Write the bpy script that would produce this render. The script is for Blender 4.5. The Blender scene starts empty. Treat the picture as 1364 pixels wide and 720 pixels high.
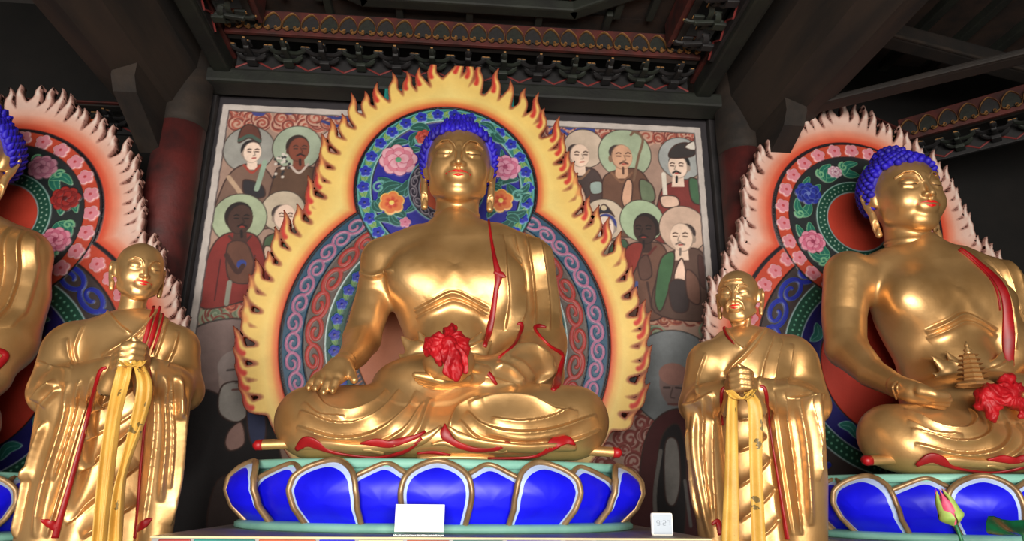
import bpy, bmesh, math, random
import numpy as np
from mathutils import Vector, Matrix
random.seed(7); rng = np.random.default_rng(7)
SC = bpy.context.scene; COL = SC.collection
f4 = np.float32
# ------------------------------------------------------------ the photograph's camera
FOC = 930.; CX = 682.; CY = 360.
CAM = np.array([0.03, -3.6, 1.35])
_y, _p, _r = math.radians(4.5), math.radians(17.7), math.radians(.55)
FW = np.array([math.sin(_y)*math.cos(_p), math.cos(_y)*math.cos(_p), math.sin(_p)])
_r0 = np.array([math.cos(_y), -math.sin(_y), 0]); _u0 = np.cross(_r0, FW)
RT = math.cos(_r)*_r0 + math.sin(_r)*_u0; UP = -math.sin(_r)*_r0 + math.cos(_r)*_u0
def at(x, y, Y):                       # point seen at pixel x, y standing on the plane Y
    d = FW*FOC + RT*(x-CX) - UP*(y-CY)
    return CAM + d*((Y-CAM[1])/d[1])
def proj(P):
    v = np.asarray(P)-CAM; w = v@FW
    return np.stack([CX+FOC*(v@RT)/w, CY-FOC*(v@UP)/w], -1), w
def pr(x, y, Y, r):                    # point plus a radius that is given in pixels there
    q = at(x, y, Y); return (q[0], q[1], q[2], r*((q-CAM)@FW)/FOC)
# ------------------------------------------------------------ objects
def link(o, parent=None):
    COL.objects.link(o)
    if parent is not None: o.parent = parent
    return o
def thing(name, label, cat, loc=(0, 0, 0), group=None):
    o = bpy.data.objects.new(name, None); link(o); o.location = loc; o.empty_display_size = .1
    return tag(o, label, cat, group)
def tag(o, label, cat, group=None):
    o['label'] = label; o['category'] = cat
    if group: o['group'] = group
    return o
def struct(o): o['kind'] = 'structure'; return o
def npmesh(name, V, F, mats=None, mi=None, smooth=True, col=None):
    me = bpy.data.meshes.new(name); V = np.asarray(V, f4)
    if isinstance(F, np.ndarray):
        n, c = F.shape; flat = F.ravel(); starts = np.arange(n)*c
    else:
        n = len(F); ln = np.array([len(q) for q in F]); flat = np.concatenate([np.asarray(q) for q in F]); starts = np.concatenate([[0], np.cumsum(ln)[:-1]])
    me.vertices.add(len(V)); me.vertices.foreach_set('co', V.ravel())
    me.loops.add(len(flat)); me.loops.foreach_set('vertex_index', flat.astype(np.int32))
    me.polygons.add(n); me.polygons.foreach_set('loop_start', starts.astype(np.int32))
    if mi is not None: me.polygons.foreach_set('material_index', np.asarray(mi, np.int32))
    me.polygons.foreach_set('use_smooth', np.full(n, smooth))
    me.update(calc_edges=True); me.validate()
    for m in (mats or []): me.materials.append(m)
    if col is not None:
        a = me.color_attributes.new('Paint', 'FLOAT_COLOR', 'POINT')
        c4 = np.ones((len(V), 4), f4); c4[:, :3] = col; a.data.foreach_set('color', c4.ravel())
    return me
def part(name, V, F, mat, parent=None, off=(0, 0, 0), smooth=True, mi=None, col=None):
    """one mesh object; geometry is given in world space, off is the parent's location"""
    me = npmesh(name, np.asarray(V, float)-np.asarray(off, float), F, mat if isinstance(mat, list) else [mat], mi, smooth, col)
    return link(bpy.data.objects.new(name, me), parent)
def join(L):
    Vs, Fs, k = [], [], 0
    for V, F in L:
        Vs.append(np.asarray(V, float)); 
        Fs += [np.asarray(q)+k for q in F]; k += len(V)
    return np.concatenate(Vs), Fs
def copy_tree(o, parent=None):
    c = o.copy(); COL.objects.link(c)
    if parent is not None: c.parent = parent
    for ch in list(o.children): copy_tree(ch, c)
    return c
# ------------------------------------------------------------ plain solids
def boxm(c, s, bev=.0, rz=0, rx=0, ry=0):
    bm = bmesh.new(); bmesh.ops.create_cube(bm, size=1)
    for v in bm.verts: v.co = Vector((v.co.x*s[0], v.co.y*s[1], v.co.z*s[2]))
    if bev > 0: bmesh.ops.bevel(bm, geom=bm.edges[:], offset=min(bev, min(s)*.45), segments=2, affect='EDGES', profile=.6)
    M = Matrix.Translation(c) @ Matrix.Rotation(rz, 4, 'Z') @ Matrix.Rotation(ry, 4, 'Y') @ Matrix.Rotation(rx, 4, 'X')
    bm.transform(M); bm.verts.index_update()
    V = np.array([v.co[:] for v in bm.verts]); F = [[v.index for v in f.verts] for f in bm.faces]; bm.free()
    return V, F
def lathe(prof, c=(0, 0, 0), n=32, sx=1, sy=1, a0=0, a1=2*math.pi):
    full = abs(a1-a0-2*math.pi) < 1e-6; m = n if full else n+1
    A = a0+(a1-a0)*np.arange(m)/n; V = []
    for r, z in prof: V += [(c[0]+r*sx*math.cos(a), c[1]+r*sy*math.sin(a), c[2]+z) for a in A]
    F = []
    for i in range(len(prof)-1):
        for j in range(n):
            k = (j+1) % m; F.append([i*m+j, i*m+k, (i+1)*m+k, (i+1)*m+j])
    if full: F.append(list(range(m))[::-1]); F.append([(len(prof)-1)*m+j for j in range(m)])
    return np.array(V), F
def cr(P, n=8, closed=False):           # Catmull-Rom through points of any dimension
    P = np.asarray(P, float)
    if closed: Q = np.concatenate([P[-1:], P, P[:2]])
    else: Q = np.concatenate([2*P[:1]-P[1:2], P, 2*P[-1:]-P[-2:-1]])
    out = []
    for i in range(1, len(Q)-2):
        a, b, c, d = Q[i-1:i+3]
        for t in np.arange(n)/n:
            out.append(.5*(2*b+(c-a)*t+(2*a-5*b+4*c-d)*t*t+(3*b-a-3*c+d)*t**3))
    if not closed: out.append(Q[-2])
    return np.array(out)
def sweep(P, N, hw, ht, sec=8):         # flattened tube along P lying on normals N; hw half width, ht half thickness
    P = np.asarray(P, float); n = len(P); hw = np.broadcast_to(hw, n); ht = np.broadcast_to(ht, n)
    T = np.gradient(P, axis=0); T /= np.linalg.norm(T, axis=1)[:, None]+1e-9
    B = np.cross(T, N); B /= np.linalg.norm(B, axis=1)[:, None]+1e-9; N2 = np.cross(B, T)
    A = 2*math.pi*np.arange(sec)/sec
    ca = np.sign(np.cos(A))*np.abs(np.cos(A))**.8; sa = np.sign(np.sin(A))*np.abs(np.sin(A))**.8
    V = P[:, None]+B[:, None]*(hw[:, None]*ca)[..., None]+N2[:, None]*(ht[:, None]*sa)[..., None]
    F = [[i*sec+j, i*sec+(j+1) % sec, (i+1)*sec+(j+1) % sec, (i+1)*sec+j] for i in range(n-1) for j in range(sec)]
    F += [list(range(sec))[::-1], [(n-1)*sec+j for j in range(sec)]]
    return V.reshape(-1, 3), F
def tube(P, r, sec=8):
    P = np.asarray(P, float); T = np.gradient(P, axis=0); T /= np.linalg.norm(T, axis=1)[:, None]+1e-9
    N = [np.cross(T[0], (0.3, .2, .93))]
    for i in range(1, len(P)): N.append(N[-1]-T[i]*(N[-1]@T[i]))
    return sweep(P, np.array(N)+1e-9, r, r, sec)
# ------------------------------------------------------------ sculpting with distance fields
def smin(a, b, k):
    if k <= 0: return np.minimum(a, b)
    h = np.maximum(k-np.abs(a-b), 0)/k
    return np.minimum(a, b)-h*h*(k*.25)
class Fld:
    def __init__(s, lo, hi, h):
        s.lo = np.array(lo, float); s.h = h
        s.n = np.ceil((np.array(hi)-s.lo)/h).astype(int)+1
        s.ax = [(s.lo[i]+h*np.arange(s.n[i])).astype(f4) for i in range(3)]
        s.d = np.full(s.n, 9., f4)
    def ap(s, lo, hi, fn, k, op='u'):
        m = abs(k)+3*s.h
        i0 = np.clip(np.floor((np.array(lo)-m-s.lo)/s.h).astype(int), 0, s.n); i1 = np.clip(np.ceil((np.array(hi)+m-s.lo)/s.h).astype(int)+1, 0, s.n)
        if (i1 <= i0).any(): return s
        sl = tuple(slice(a, b) for a, b in zip(i0, i1))
        X, Y, Z = s.ax[0][sl[0], None, None], s.ax[1][None, sl[1], None], s.ax[2][None, None, sl[2]]
        v = fn(X, Y, Z).astype(f4)
        if op == 'u': s.d[sl] = smin(s.d[sl], v, k)
        else: s.d[sl] = -smin(-s.d[sl], v, k)
        return s
    def chain(s, pts, k=.03, sy=1., op='u'):
        P = np.array(pts, float); yc = P[:, 1].mean()
        Q = P.copy(); Q[:, 1] = yc+(Q[:, 1]-yc)/sy
        r = P[:, 3].max()
        lo = P[:, :3].min(0)-r*np.array([1, max(sy, 1), 1]); hi = P[:, :3].max(0)+r*np.array([1, max(sy, 1), 1])
        def fn(X, Y, Z):
            Y = yc+(Y-yc)/sy; d = None
            for a, b in zip(Q[:-1], Q[1:]):
                ba = b[:3]-a[:3]; L = max(ba@ba, 1e-9)
                t = np.clip(((X-a[0])*ba[0]+(Y-a[1])*ba[1]+(Z-a[2])*ba[2])/L, 0, 1)
                e = np.sqrt((X-a[0]-t*ba[0])**2+(Y-a[1]-t*ba[1])**2+(Z-a[2]-t*ba[2])**2)-(a[3]+t*(b[3]-a[3]))
                d = e if d is None else np.minimum(d, e)
            return d*min(sy, 1)
        return s.ap(lo, hi, fn, k, op)
    def ell(s, c, r, k=.03, op='u', rz=0, ry=0, rx=0):
        R = np.array((Matrix.Rotation(rz, 3, 'Z') @ Matrix.Rotation(ry, 3, 'Y') @ Matrix.Rotation(rx, 3, 'X')).transposed())
        r = np.array(r, float); c = np.array(c, float); m = r.max() if (rz or ry or rx) else r
        def fn(X, Y, Z):
            x, y, z = X-c[0], Y-c[1], Z-c[2]
            a = (R[0, 0]*x+R[0, 1]*y+R[0, 2]*z)/r[0]; b = (R[1, 0]*x+R[1, 1]*y+R[1, 2]*z)/r[1]; g = (R[2, 0]*x+R[2, 1]*y+R[2, 2]*z)/r[2]
            k0 = np.sqrt(a*a+b*b+g*g); k1 = np.sqrt((a/r[0])**2+(b/r[1])**2+(g/r[2])**2)+1e-6
            return k0*(k0-1)/k1
        return s.ap(c-m, c+m, fn, k, op)
    def mesh(s, smooth=1):
        d = s.d; n = s.n; sgn = d < 0
        c = [slice(0, -1), slice(1, None)]
        cnt = np.zeros(n-1, np.int8)
        for i in range(8): cnt += sgn[c[i & 1], c[i >> 1 & 1], c[i >> 2 & 1]]
        act = (cnt > 0) & (cnt < 8); I = np.argwhere(act); idx = np.full(n-1, -1, np.int32); idx[act] = np.arange(len(I))
        D = np.stack([d[I[:, 0]+(i & 1), I[:, 1]+(i >> 1 & 1), I[:, 2]+(i >> 2 & 1)] for i in range(8)], 1)
        acc = np.zeros((len(I), 3)); num = np.zeros(len(I))
        for a in range(8):
            for bit in range(3):
                b = a | 1 << bit
                if b == a: continue
                da, db = D[:, a], D[:, b]; m = (da < 0) != (db < 0)
                t = np.where(m, da/(da-db+1e-12), 0)
                p = np.array([a & 1, a >> 1 & 1, a >> 2 & 1], float)[None].repeat(len(I), 0); p[:, bit] += t
                acc += p*m[:, None]; num += m
        V = s.lo+s.h*(I+acc/num[:, None]); Fs = []
        for ax in range(3):
            u, v = (ax+1) % 3, (ax+2) % 3
            A = [slice(None)]*3; B = [slice(None)]*3; A[ax] = slice(0, -1); B[ax] = slice(1, None)
            for q in (u, v): A[q] = slice(1, -1); B[q] = slice(1, -1)
            s0, s1 = sgn[tuple(A)], sgn[tuple(B)]
            E = np.argwhere(s0 != s1); flip = s0[s0 != s1]
            E[:, u] += 1; E[:, v] += 1
            def ci(du, dv):
                J = E.copy(); J[:, u] -= du; J[:, v] -= dv; return idx[J[:, 0], J[:, 1], J[:, 2]]
            q = np.stack([ci(1, 1), ci(0, 1), ci(0, 0), ci(1, 0)], 1); q[~flip] = q[~flip][:, ::-1]; Fs.append(q)
        F = np.concatenate(Fs)
        for _ in range(smooth): V = relax(V, F, .5)
        return V, F
def relax(V, F, w=.5):
    acc = np.zeros_like(V); n = np.zeros(len(V))
    for i in range(4):
        a, b = F[:, i], F[:, (i+1) % 4]
        for p, q in ((a, b), (b, a)):
            for j in range(3): acc[:, j] += np.bincount(p, V[q, j], len(V))
            n += np.bincount(p, minlength=len(V))
    return V*(1-w)+w*acc/np.maximum(n, 1)[:, None]
def subdiv(V, F):                        # split every quad into four
    E = np.concatenate([np.sort(F[:, [i, (i+1) % 4]], 1) for i in range(4)]); k = E[:, 0].astype(np.int64)*len(V)+E[:, 1]
    u, inv = np.unique(k, return_inverse=True); ea, eb = u//len(V), u % len(V); n, m, q = len(V), len(u), len(F)
    W = np.concatenate([V, (V[ea]+V[eb])/2, V[F].mean(1)]); e = [n+inv[i*q:(i+1)*q] for i in range(4)]; c = n+m+np.arange(q)
    return relax(W, G := np.concatenate([np.stack([F[:, i], e[i], c, e[i-1]], 1) for i in range(4)]), .6), G
def normals(V, F):
    N = np.zeros_like(V); c = np.cross(V[F[:, 2]]-V[F[:, 0]], V[F[:, 3]]-V[F[:, 1]])
    for i in range(4):
        for j in range(3): N[:, j] += np.bincount(F[:, i], c[:, j], len(V))
    return N/(np.linalg.norm(N, axis=1)[:, None]+1e-12)
def dist2(Q, P):                         # distance to a polyline, signed side, place along it 0..1
    best = np.full(len(Q), 1e9); side = np.zeros(len(Q)); tt = np.zeros(len(Q))
    L = np.concatenate([[0], np.cumsum(np.linalg.norm(np.diff(P, axis=0), axis=1))])
    for i in range(len(P)-1):
        a, b = P[i], P[i+1]; ba = b-a; l2 = ba@ba+1e-9
        t = np.clip((Q-a)@ba/l2, 0, 1); e = Q-a-t[:, None]*ba; dd = np.hypot(e[:, 0], e[:, 1]); m = dd < best
        best[m] = dd[m]; side[m] = np.sign(ba[0]*(Q[m, 1]-a[1])-ba[1]*(Q[m, 0]-a[0])); tt[m] = (L[i]+t[m]*math.sqrt(l2))/L[-1]
    return best, side, tt
def folds(V, F, L, facing=.12, dmax=None):
    """drape the surface: each fold is (pixel points, height in m, width in px, kind); kinds ridge, step, pets, groove"""
    N = normals(V, F); Q, W = proj(V); view = (CAM-V); view /= np.linalg.norm(view, axis=1)[:, None]
    fw = np.clip(((N*view).sum(1)-facing)/.25, 0, 1); D = np.zeros(len(V))
    for pts, amp, w, kind in L:
        P = cr(pts, 7); m = (fw > 0) & (Q[:, 0] > P[:, 0].min()-4*w) & (Q[:, 0] < P[:, 0].max()+4*w) & (Q[:, 1] > P[:, 1].min()-4*w) & (Q[:, 1] < P[:, 1].max()+4*w)
        i = np.where(m)[0]
        if not len(i): continue
        d, s, t = dist2(Q[i], P); taper = np.clip(np.minimum(t, 1-t)*7, 0, 1)**.6; endf = np.where((t <= 0) | (t >= 1), 0., 1.)
        x = d/w
        if kind == 'ridge': g = np.exp(-x*x)
        elif kind == 'groove': g = -np.exp(-x*x)
        else: g = np.where(s > 0, np.exp(-x*.9), np.exp(-(x*1.6)**2))-np.where(s < 0, .45*np.exp(-((x-.55)*3)**2), 0)
        D[i] += 1.25*amp*g*taper*endf
    W2 = V+N*(D*fw)[:, None]; m = (D != 0)[:, None]
    for _ in range(3): W2 = np.where(m, relax(W2, F, .45), W2)
    return W2
class Surf:                              # finds the point of a sculpted surface that a pixel shows
    def __init__(s, V, F):
        s.N = normals(V, F); s.V = V; s.Q, s.W = proj(V); v = CAM-V; s.f = (s.N*v).sum(1) > 0
        k = np.where(s.f)[0]; s.V, s.N, s.Q, s.W = s.V[k], s.N[k], s.Q[k], s.W[k]
    def on(s, x, y, r=4.):
        d = np.hypot(s.Q[:, 0]-x, s.Q[:, 1]-y)
        for _ in range(8):
            k = np.where(d < r)[0]
            if len(k): break
            r *= 1.6
        k = k[s.W[k] < s.W[k].min()+.06]; w = 1/(d[k]+.3)
        P = (s.V[k]*w[:, None]).sum(0)/w.sum(); N = s.N[k].mean(0)
        if r < 5:                        # put it exactly on the pixel's ray
            p = at(x, y, P[1]); P = p
        return P, N/(np.linalg.norm(N)+1e-9)
    def strip(s, pts, lift=.004, ht=.007, n=6):     # pts: x, y, half width in px
        C = cr(pts, n); H = [s.on(a, b) for a, b, _ in C]
        P = np.array([h[0] for h in H]); N = np.array([h[1] for h in H])
        for _ in range(2):
            N[1:-1] = (N[:-2]+N[1:-1]*2+N[2:])/4; P[1:-1] = (P[:-2]+P[1:-1]*2+P[2:])/4
        hw = np.maximum(C[:, 2], .3)*((P-CAM)@FW)/FOC
        N /= np.linalg.norm(N, axis=1)[:, None]
        return sweep(P+N*lift, N, hw, ht)
# ------------------------------------------------------------ materials
def lin(c):
    c = np.asarray(c, float)/255.; return np.where(c <= .04045, c/12.92, ((c+.055)/1.055)**2.4)
def mat(name, rgb, rough=.6, metal=0., var=.12, scale=6., bump=0., bscale=40., coat=0., rgb2=None, emit=0, alpha=1., trans=0., stretch=(1, 1, 1), spec=.5):
    m = bpy.data.materials.new(name); m.use_nodes = True; nt = m.node_tree; b = nt.nodes['Principled BSDF']
    a = lin(rgb); c2 = lin(rgb2) if rgb2 is not None else a*(1-2.2*var)
    tc = nt.nodes.new('ShaderNodeTexCoord'); mp = nt.nodes.new('ShaderNodeMapping'); mp.inputs['Scale'].default_value = stretch
    nt.links.new(tc.outputs['Object'], mp.inputs[0])
    no = nt.nodes.new('ShaderNodeTexNoise'); no.inputs['Scale'].default_value = scale; no.inputs['Detail'].default_value = 6
    nt.links.new(mp.outputs[0], no.inputs[0])
    ra = nt.nodes.new('ShaderNodeValToRGB'); ra.color_ramp.elements[0].position = .35; ra.color_ramp.elements[1].position = .62
    ra.color_ramp.elements[0].color = (*c2, 1); ra.color_ramp.elements[1].color = (*a, 1)
    nt.links.new(no.outputs[0], ra.inputs[0]); nt.links.new(ra.outputs[0], b.inputs['Base Color'])
    b.inputs['Roughness'].default_value = rough; b.inputs['Metallic'].default_value = metal; b.inputs['Coat Weight'].default_value = coat
    b.inputs['Specular IOR Level'].default_value = spec
    if trans: b.inputs['Transmission Weight'].default_value = trans
    if emit: nt.links.new(ra.outputs[0], b.inputs['Emission Color']); b.inputs['Emission Strength'].default_value = emit
    if bump:
        n2 = nt.nodes.new('ShaderNodeTexNoise'); n2.inputs['Scale'].default_value = bscale; n2.inputs['Detail'].default_value = 4
        nt.links.new(mp.outputs[0], n2.inputs[0]); bu = nt.nodes.new('ShaderNodeBump'); bu.inputs['Strength'].default_value = bump; bu.inputs['Distance'].default_value = .01
        nt.links.new(n2.outputs[0], bu.inputs['Height']); nt.links.new(bu.outputs[0], b.inputs['Normal'])
    return m
def paint_mat(name, rough=.55, grime=.15, scale=5., bump=.15, tone=1.):
    m = bpy.data.materials.new(name); m.use_nodes = True; nt = m.node_tree; b = nt.nodes['Principled BSDF']
    at_ = nt.nodes.new('ShaderNodeAttribute'); at_.attribute_name = 'Paint'
    tc = nt.nodes.new('ShaderNodeTexCoord'); no = nt.nodes.new('ShaderNodeTexNoise'); no.inputs['Scale'].default_value = scale; no.inputs['Detail'].default_value = 8; no.inputs['Roughness'].default_value = .65
    nt.links.new(tc.outputs['Object'], no.inputs[0])
    mr = nt.nodes.new('ShaderNodeMapRange'); mr.inputs[1].default_value = .3; mr.inputs[2].default_value = .7; mr.inputs[3].default_value = (1-grime*1.6)*tone; mr.inputs[4].default_value = (1+grime*.4)*tone
    nt.links.new(no.outputs[0], mr.inputs[0])
    mx = nt.nodes.new('ShaderNodeMix'); mx.data_type = 'RGBA'; mx.blend_type = 'MULTIPLY'; mx.inputs[0].default_value = 1
    nt.links.new(at_.outputs['Color'], mx.inputs[6]); nt.links.new(mr.outputs[0], mx.inputs[7]); nt.links.new(mx.outputs[2], b.inputs['Base Color'])
    b.inputs['Roughness'].default_value = rough
    if bump:
        n2 = nt.nodes.new('ShaderNodeTexNoise'); n2.inputs['Scale'].default_value = 60; nt.links.new(tc.outputs['Object'], n2.inputs[0])
        bu = nt.nodes.new('ShaderNodeBump'); bu.inputs['Strength'].default_value = bump; bu.inputs['Distance'].default_value = .004
        nt.links.new(n2.outputs[0], bu.inputs['Height']); nt.links.new(bu.outputs[0], b.inputs['Normal'])
    return m
M = {}
def gold(name, rgb, rgb2, rough, metal):
    m = mat(name, rgb, rough, metal, rgb2=rgb2, scale=3.5, bump=.10, bscale=22)
    nt = m.node_tree; b = nt.nodes['Principled BSDF']
    no = nt.nodes.new('ShaderNodeTexNoise'); no.inputs['Scale'].default_value = 9; no.inputs['Detail'].default_value = 5
    mr = nt.nodes.new('ShaderNodeMapRange'); mr.inputs[1].default_value = .3; mr.inputs[2].default_value = .7; mr.inputs[3].default_value = rough-.05; mr.inputs[4].default_value = rough+.09
    tc = nt.nodes['Texture Coordinate']; nt.links.new(tc.outputs['Object'], no.inputs[0]); nt.links.new(no.outputs[0], mr.inputs[0]); nt.links.new(mr.outputs[0], b.inputs['Roughness'])
    return m
M['gold'] = gold('gilded_surface', (216, 172, 116), (194, 148, 92), .37, .74)
M['red'] = mat('red_lacquer', (158, 10, 18), .45, var=.12, scale=9, rgb2=(122, 6, 14))
M['lips'] = mat('red_lip_paint', (215, 20, 24), .4, var=.05)
M['eyeline'] = mat('dark_eye_line', (70, 44, 22), .5, var=.05)
M['hair'] = mat('ultramarine_hair', (38, 22, 190), .6, rgb2=(26, 14, 128), scale=12)
# ------------------------------------------------------------ heads
HQ = .008
def make_head(kind):
    """local head: chin at z 0, crown near z 1, face towards -y. returns skin (V,F) and lips (V,F)"""
    f = Fld((-.56, -.66, -.42), (.56, .60, 1.12), HQ if kind == 'buddha' else .011)
    f.ell((0, .06, .62), (.365, .44, .40), .0)
    if kind == 'old':
        f.ell((0, -.05, .42), (.285, .36, .37), .10)
        for s in (-1, 1):
            f.ell((s*.2, -.22, .43), (.1, .12, .08), .08)
            f.ell((s*.235, -.33, .27), (.09, .1, .10), .10, 's')
        f.ell((0, -.25, .10), (.13, .11, .11), .11)
        f.chain([(-.24, -.06, .2, .07), (-.1, -.26, .08, .06), (.1, -.26, .08, .06), (.24, -.06, .2, .07)], .08)
    else:
        f.ell((0, -.05, .42), (.315, .365, .375), .12)
        for s in (-1, 1): f.ell((s*.16, -.23, .34), (.145, .13, .15), .12)
        f.ell((0, -.26, .10), (.115, .105, .095), .12)
        f.chain([(-.215, -.05, .21, .09), (-.09, -.24, .10, .06), (.09, -.24, .10, .06), (.215, -.05, .21, .09)], .12)
    for s in (-1, 1):                                    # sockets, brows, lids
        f.ell((s*.155, -.44, .515), (.105, .075, .075), .05, 's', rz=s*.3)
        f.chain([(s*.036, -.408, .525, .009), (s*.060, -.412, .60, .012), (s*.115, -.398, .655, .013), (s*.19, -.360, .665, .012), (s*.275, -.275, .615, .007)], .016)
        f.ell((s*.155, -.335, .525), (.100, .060, .066), .018, rz=s*.36)
        f.chain([(s*.065, -.372, .508, .006), (s*.11, -.396, .496, .008), (s*.165, -.391, .493, .008), (s*.215, -.366, .503, .007), (s*.26, -.325, .520, .004)], .010, op='s')
        f.chain([(s*.075, -.366, .486, .010), (s*.15, -.378, .470, .014), (s*.23, -.34, .484, .010)], .03)
    f.chain([(0, -.380, .62, .022), (0, -.418, .50, .026), (0, -.462, .385, .037), (0, -.468, .36, .040)], .038)
    for s in (-1, 1):
        f.ell((s*.046, -.420, .352), (.034, .046, .030), .025)
        f.ell((s*.022, -.455, .325), (.012, .018, .010), .01, 's')
    f.ell((0, -.375, .240), (.115, .062, .080), .06)
    f.ell((0, -.432, .297), (.012, .024, .022), .02, 's')
    for s in (-1, 1):                                    # ears with long lobes
        lob = .02 if kind == 'buddha' else .16
        f.chain([(s*.345, .03, .40, .035), (s*.385, .06, .56, .040), (s*.405, .12, .62, .034), (s*.42, .16, .55, .03), (s*.40, .13, .40, .034), (s*.385, .08, .30, .04), (s*.375, .05, lob+.10, .045), (s*.37, .03, lob, .038)], .03)
        f.ell((s*.36, .08, .50), (.05, .09, .12), .03)
        f.ell((s*.44, .09, .50), (.05, .05, .085), .02, 's')
        if kind == 'buddha': f.ell((s*.39, .03, .12), (.05, .014, .07), .02, 's')
    if kind == 'buddha': f.chain([(0, .05, .3, .24), (0, .06, 0, .245), (0, .07, -.5, .29)], .05)
    elif kind == 'young': f.chain([(0, .05, .3, .22), (0, .07, 0, .20), (0, .08, -.5, .23)], .05)
    else:
        f.chain([(0, .07, .3, .2), (0, .09, 0, .165), (0, .09, -.5, .2)], .05)
        for s in (-1, 1): f.chain([(s*.17, -.02, .12, .03), (s*.10, -.09, -.12, .036), (s*.045, -.12, -.4, .04)], .05)
    if kind == 'buddha':
        for z in (-.06, -.15, -.24): f.chain([(.25*math.sin(a), .07-.25*math.cos(a), z-.03*math.cos(a), .016) for a in np.linspace(-1.9, 1.9, 13)], .03)
    if kind == 'old':
        for s in (-1, 1):
            f.chain([(s*.075, -.43, .37, .018), (s*.14, -.40, .29, .024), (s*.155, -.35, .19, .02)], .04)
            f.chain([(s*.08, -.39, .455, .012), (s*.16, -.375, .44, .014), (s*.23, -.32, .46, .012)], .03)
        for z in (.70, .755): f.chain([(-.17, -.34, z, .010), (-.07, -.375, z+.015, .012), (.07, -.375, z+.015, .012), (.17, -.34, z, .01)], .035)
    V, F = f.mesh(1)
    g = Fld((-.2, -.55, .13), (.2, -.3, .36), .005)
    w = .135 if kind != 'old' else .125
    for s in (-1, 1): g.chain([(s*.006, -.432, .262, .014), (s*.030, -.430, .268, .015), (s*w*.70, -.405, .258, .010), (s*w, -.380, .252, .005)], .006)
    g.chain([(-w, -.380, .244, .005), (-.05, -.416, .225, .015), (0, -.426, .220, .019), (.05, -.416, .225, .015), (w, -.380, .244, .005)], .004)
    E = []
    for s in (-1, 1): e = Fld((min(s*.02, s*.32), -.47, .44), (max(s*.02, s*.32), -.27, .58), .005); e.chain([(s*.075, -.377, .505, .004), (s*.11, -.392, .494, .0065), (s*.165, -.388, .490, .0065), (s*.215, -.362, .502, .005), (s*.25, -.330, .516, .003)], .003); E.append(e.mesh(0))
    return (V, F), g.mesh(1), E
def place(V, c, S, yaw=0., pitch=0., roll=0.):
    R = np.array(Matrix.Rotation(yaw, 3, 'Z') @ Matrix.Rotation(roll, 3, 'Y') @ Matrix.Rotation(pitch, 3, 'X'))
    return (V*S)@R.T+np.asarray(c)
def make_hair(pointed):
    f = Fld((-.55, -.5, .1), (.55, .65, 1.3), .018)
    c0 = np.array((0, .075, .63)); r0 = np.array((.412, .465, .415)); c1 = np.array((0, .12, 1.02)); r1 = np.array((.2, .2, .15))
    f.ell(c0, r0, 0); f.ell(c1, r1, .1)
    Y = f.ax[1][None, :, None]; Z = f.ax[2][None, None, :]; X = f.ax[0][:, None, None]
    def hl(x, y): return np.where(y < -.14, .78+.35*np.abs(x)*0+(-.14-y)*.22, np.maximum(.80-(y+.14)*1.9, .40))
    f.d = np.maximum(f.d, (hl(X, Y)-Z)*.6)
    parts = [f.mesh(2)]
    bm = bmesh.new(); bmesh.ops.create_icosphere(bm, subdivisions=2, radius=1); sv = np.array([v.co[:] for v in bm.verts]); sf = np.array([[v.index for v in q.verts] for q in bm.faces]); bm.free()
    n = 520; k = np.arange(n)+.5; ph = np.arccos(1-2*k/n); th = math.pi*(1+5**.5)*k
    D = np.stack([np.cos(th)*np.sin(ph), np.sin(th)*np.sin(ph), np.cos(ph)], 1)
    pts = [(c0+r0*d, d/r0) for d in D]
    n = 90; k = np.arange(n)+.5; ph = np.arccos(1-2*k/n); th = math.pi*(1+5**.5)*k
    pts += [(c1+r1*np.array((np.cos(t)*np.sin(p), np.sin(t)*np.sin(p), np.cos(p))), np.array((np.cos(t)*np.sin(p), np.sin(t)*np.sin(p), np.cos(p)))) for p, t in zip(ph, th)]
    for p, nrm in pts:
        nrm = nrm/np.linalg.norm(nrm)
        if p[2] < float(hl(p[0], p[1]))-.004: continue
        if ((p-c1)/r1)@((p-c1)/r1) < .8 or ((p-c0)/r0)@((p-c0)/r0) < .95: continue
        up = np.array((0, -.25, 1.)); t = up-nrm*(up@nrm); t /= np.linalg.norm(t)+1e-6; b = np.cross(nrm, t)
        L = sv.copy()
        if pointed:
            q = np.clip(L[:, 1], -1, 1); tip = (1-.45*np.maximum(q, 0)**1.5); L[:, 0] *= tip
            loc = np.stack([L[:, 0]*.037, L[:, 1]*.054+.012, L[:, 2]*.036+.044*np.maximum(q, 0)], 1)
        else:
            sw = .010*np.sin(3*np.arctan2(L[:, 1], L[:, 0])+6*L[:, 2]); loc = np.stack([L[:, 0]*(.040+sw*.3), L[:, 1]*(.040+sw*.3), L[:, 2]*.046+.008], 1)
        parts.append((p+loc[:, :1]*b+loc[:, 1:2]*t+loc[:, 2:]*nrm, sf))
    return join(parts)
HEAD_B = make_head('buddha'); HEAD_Y = make_head('young'); HEAD_O = make_head('old')
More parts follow.
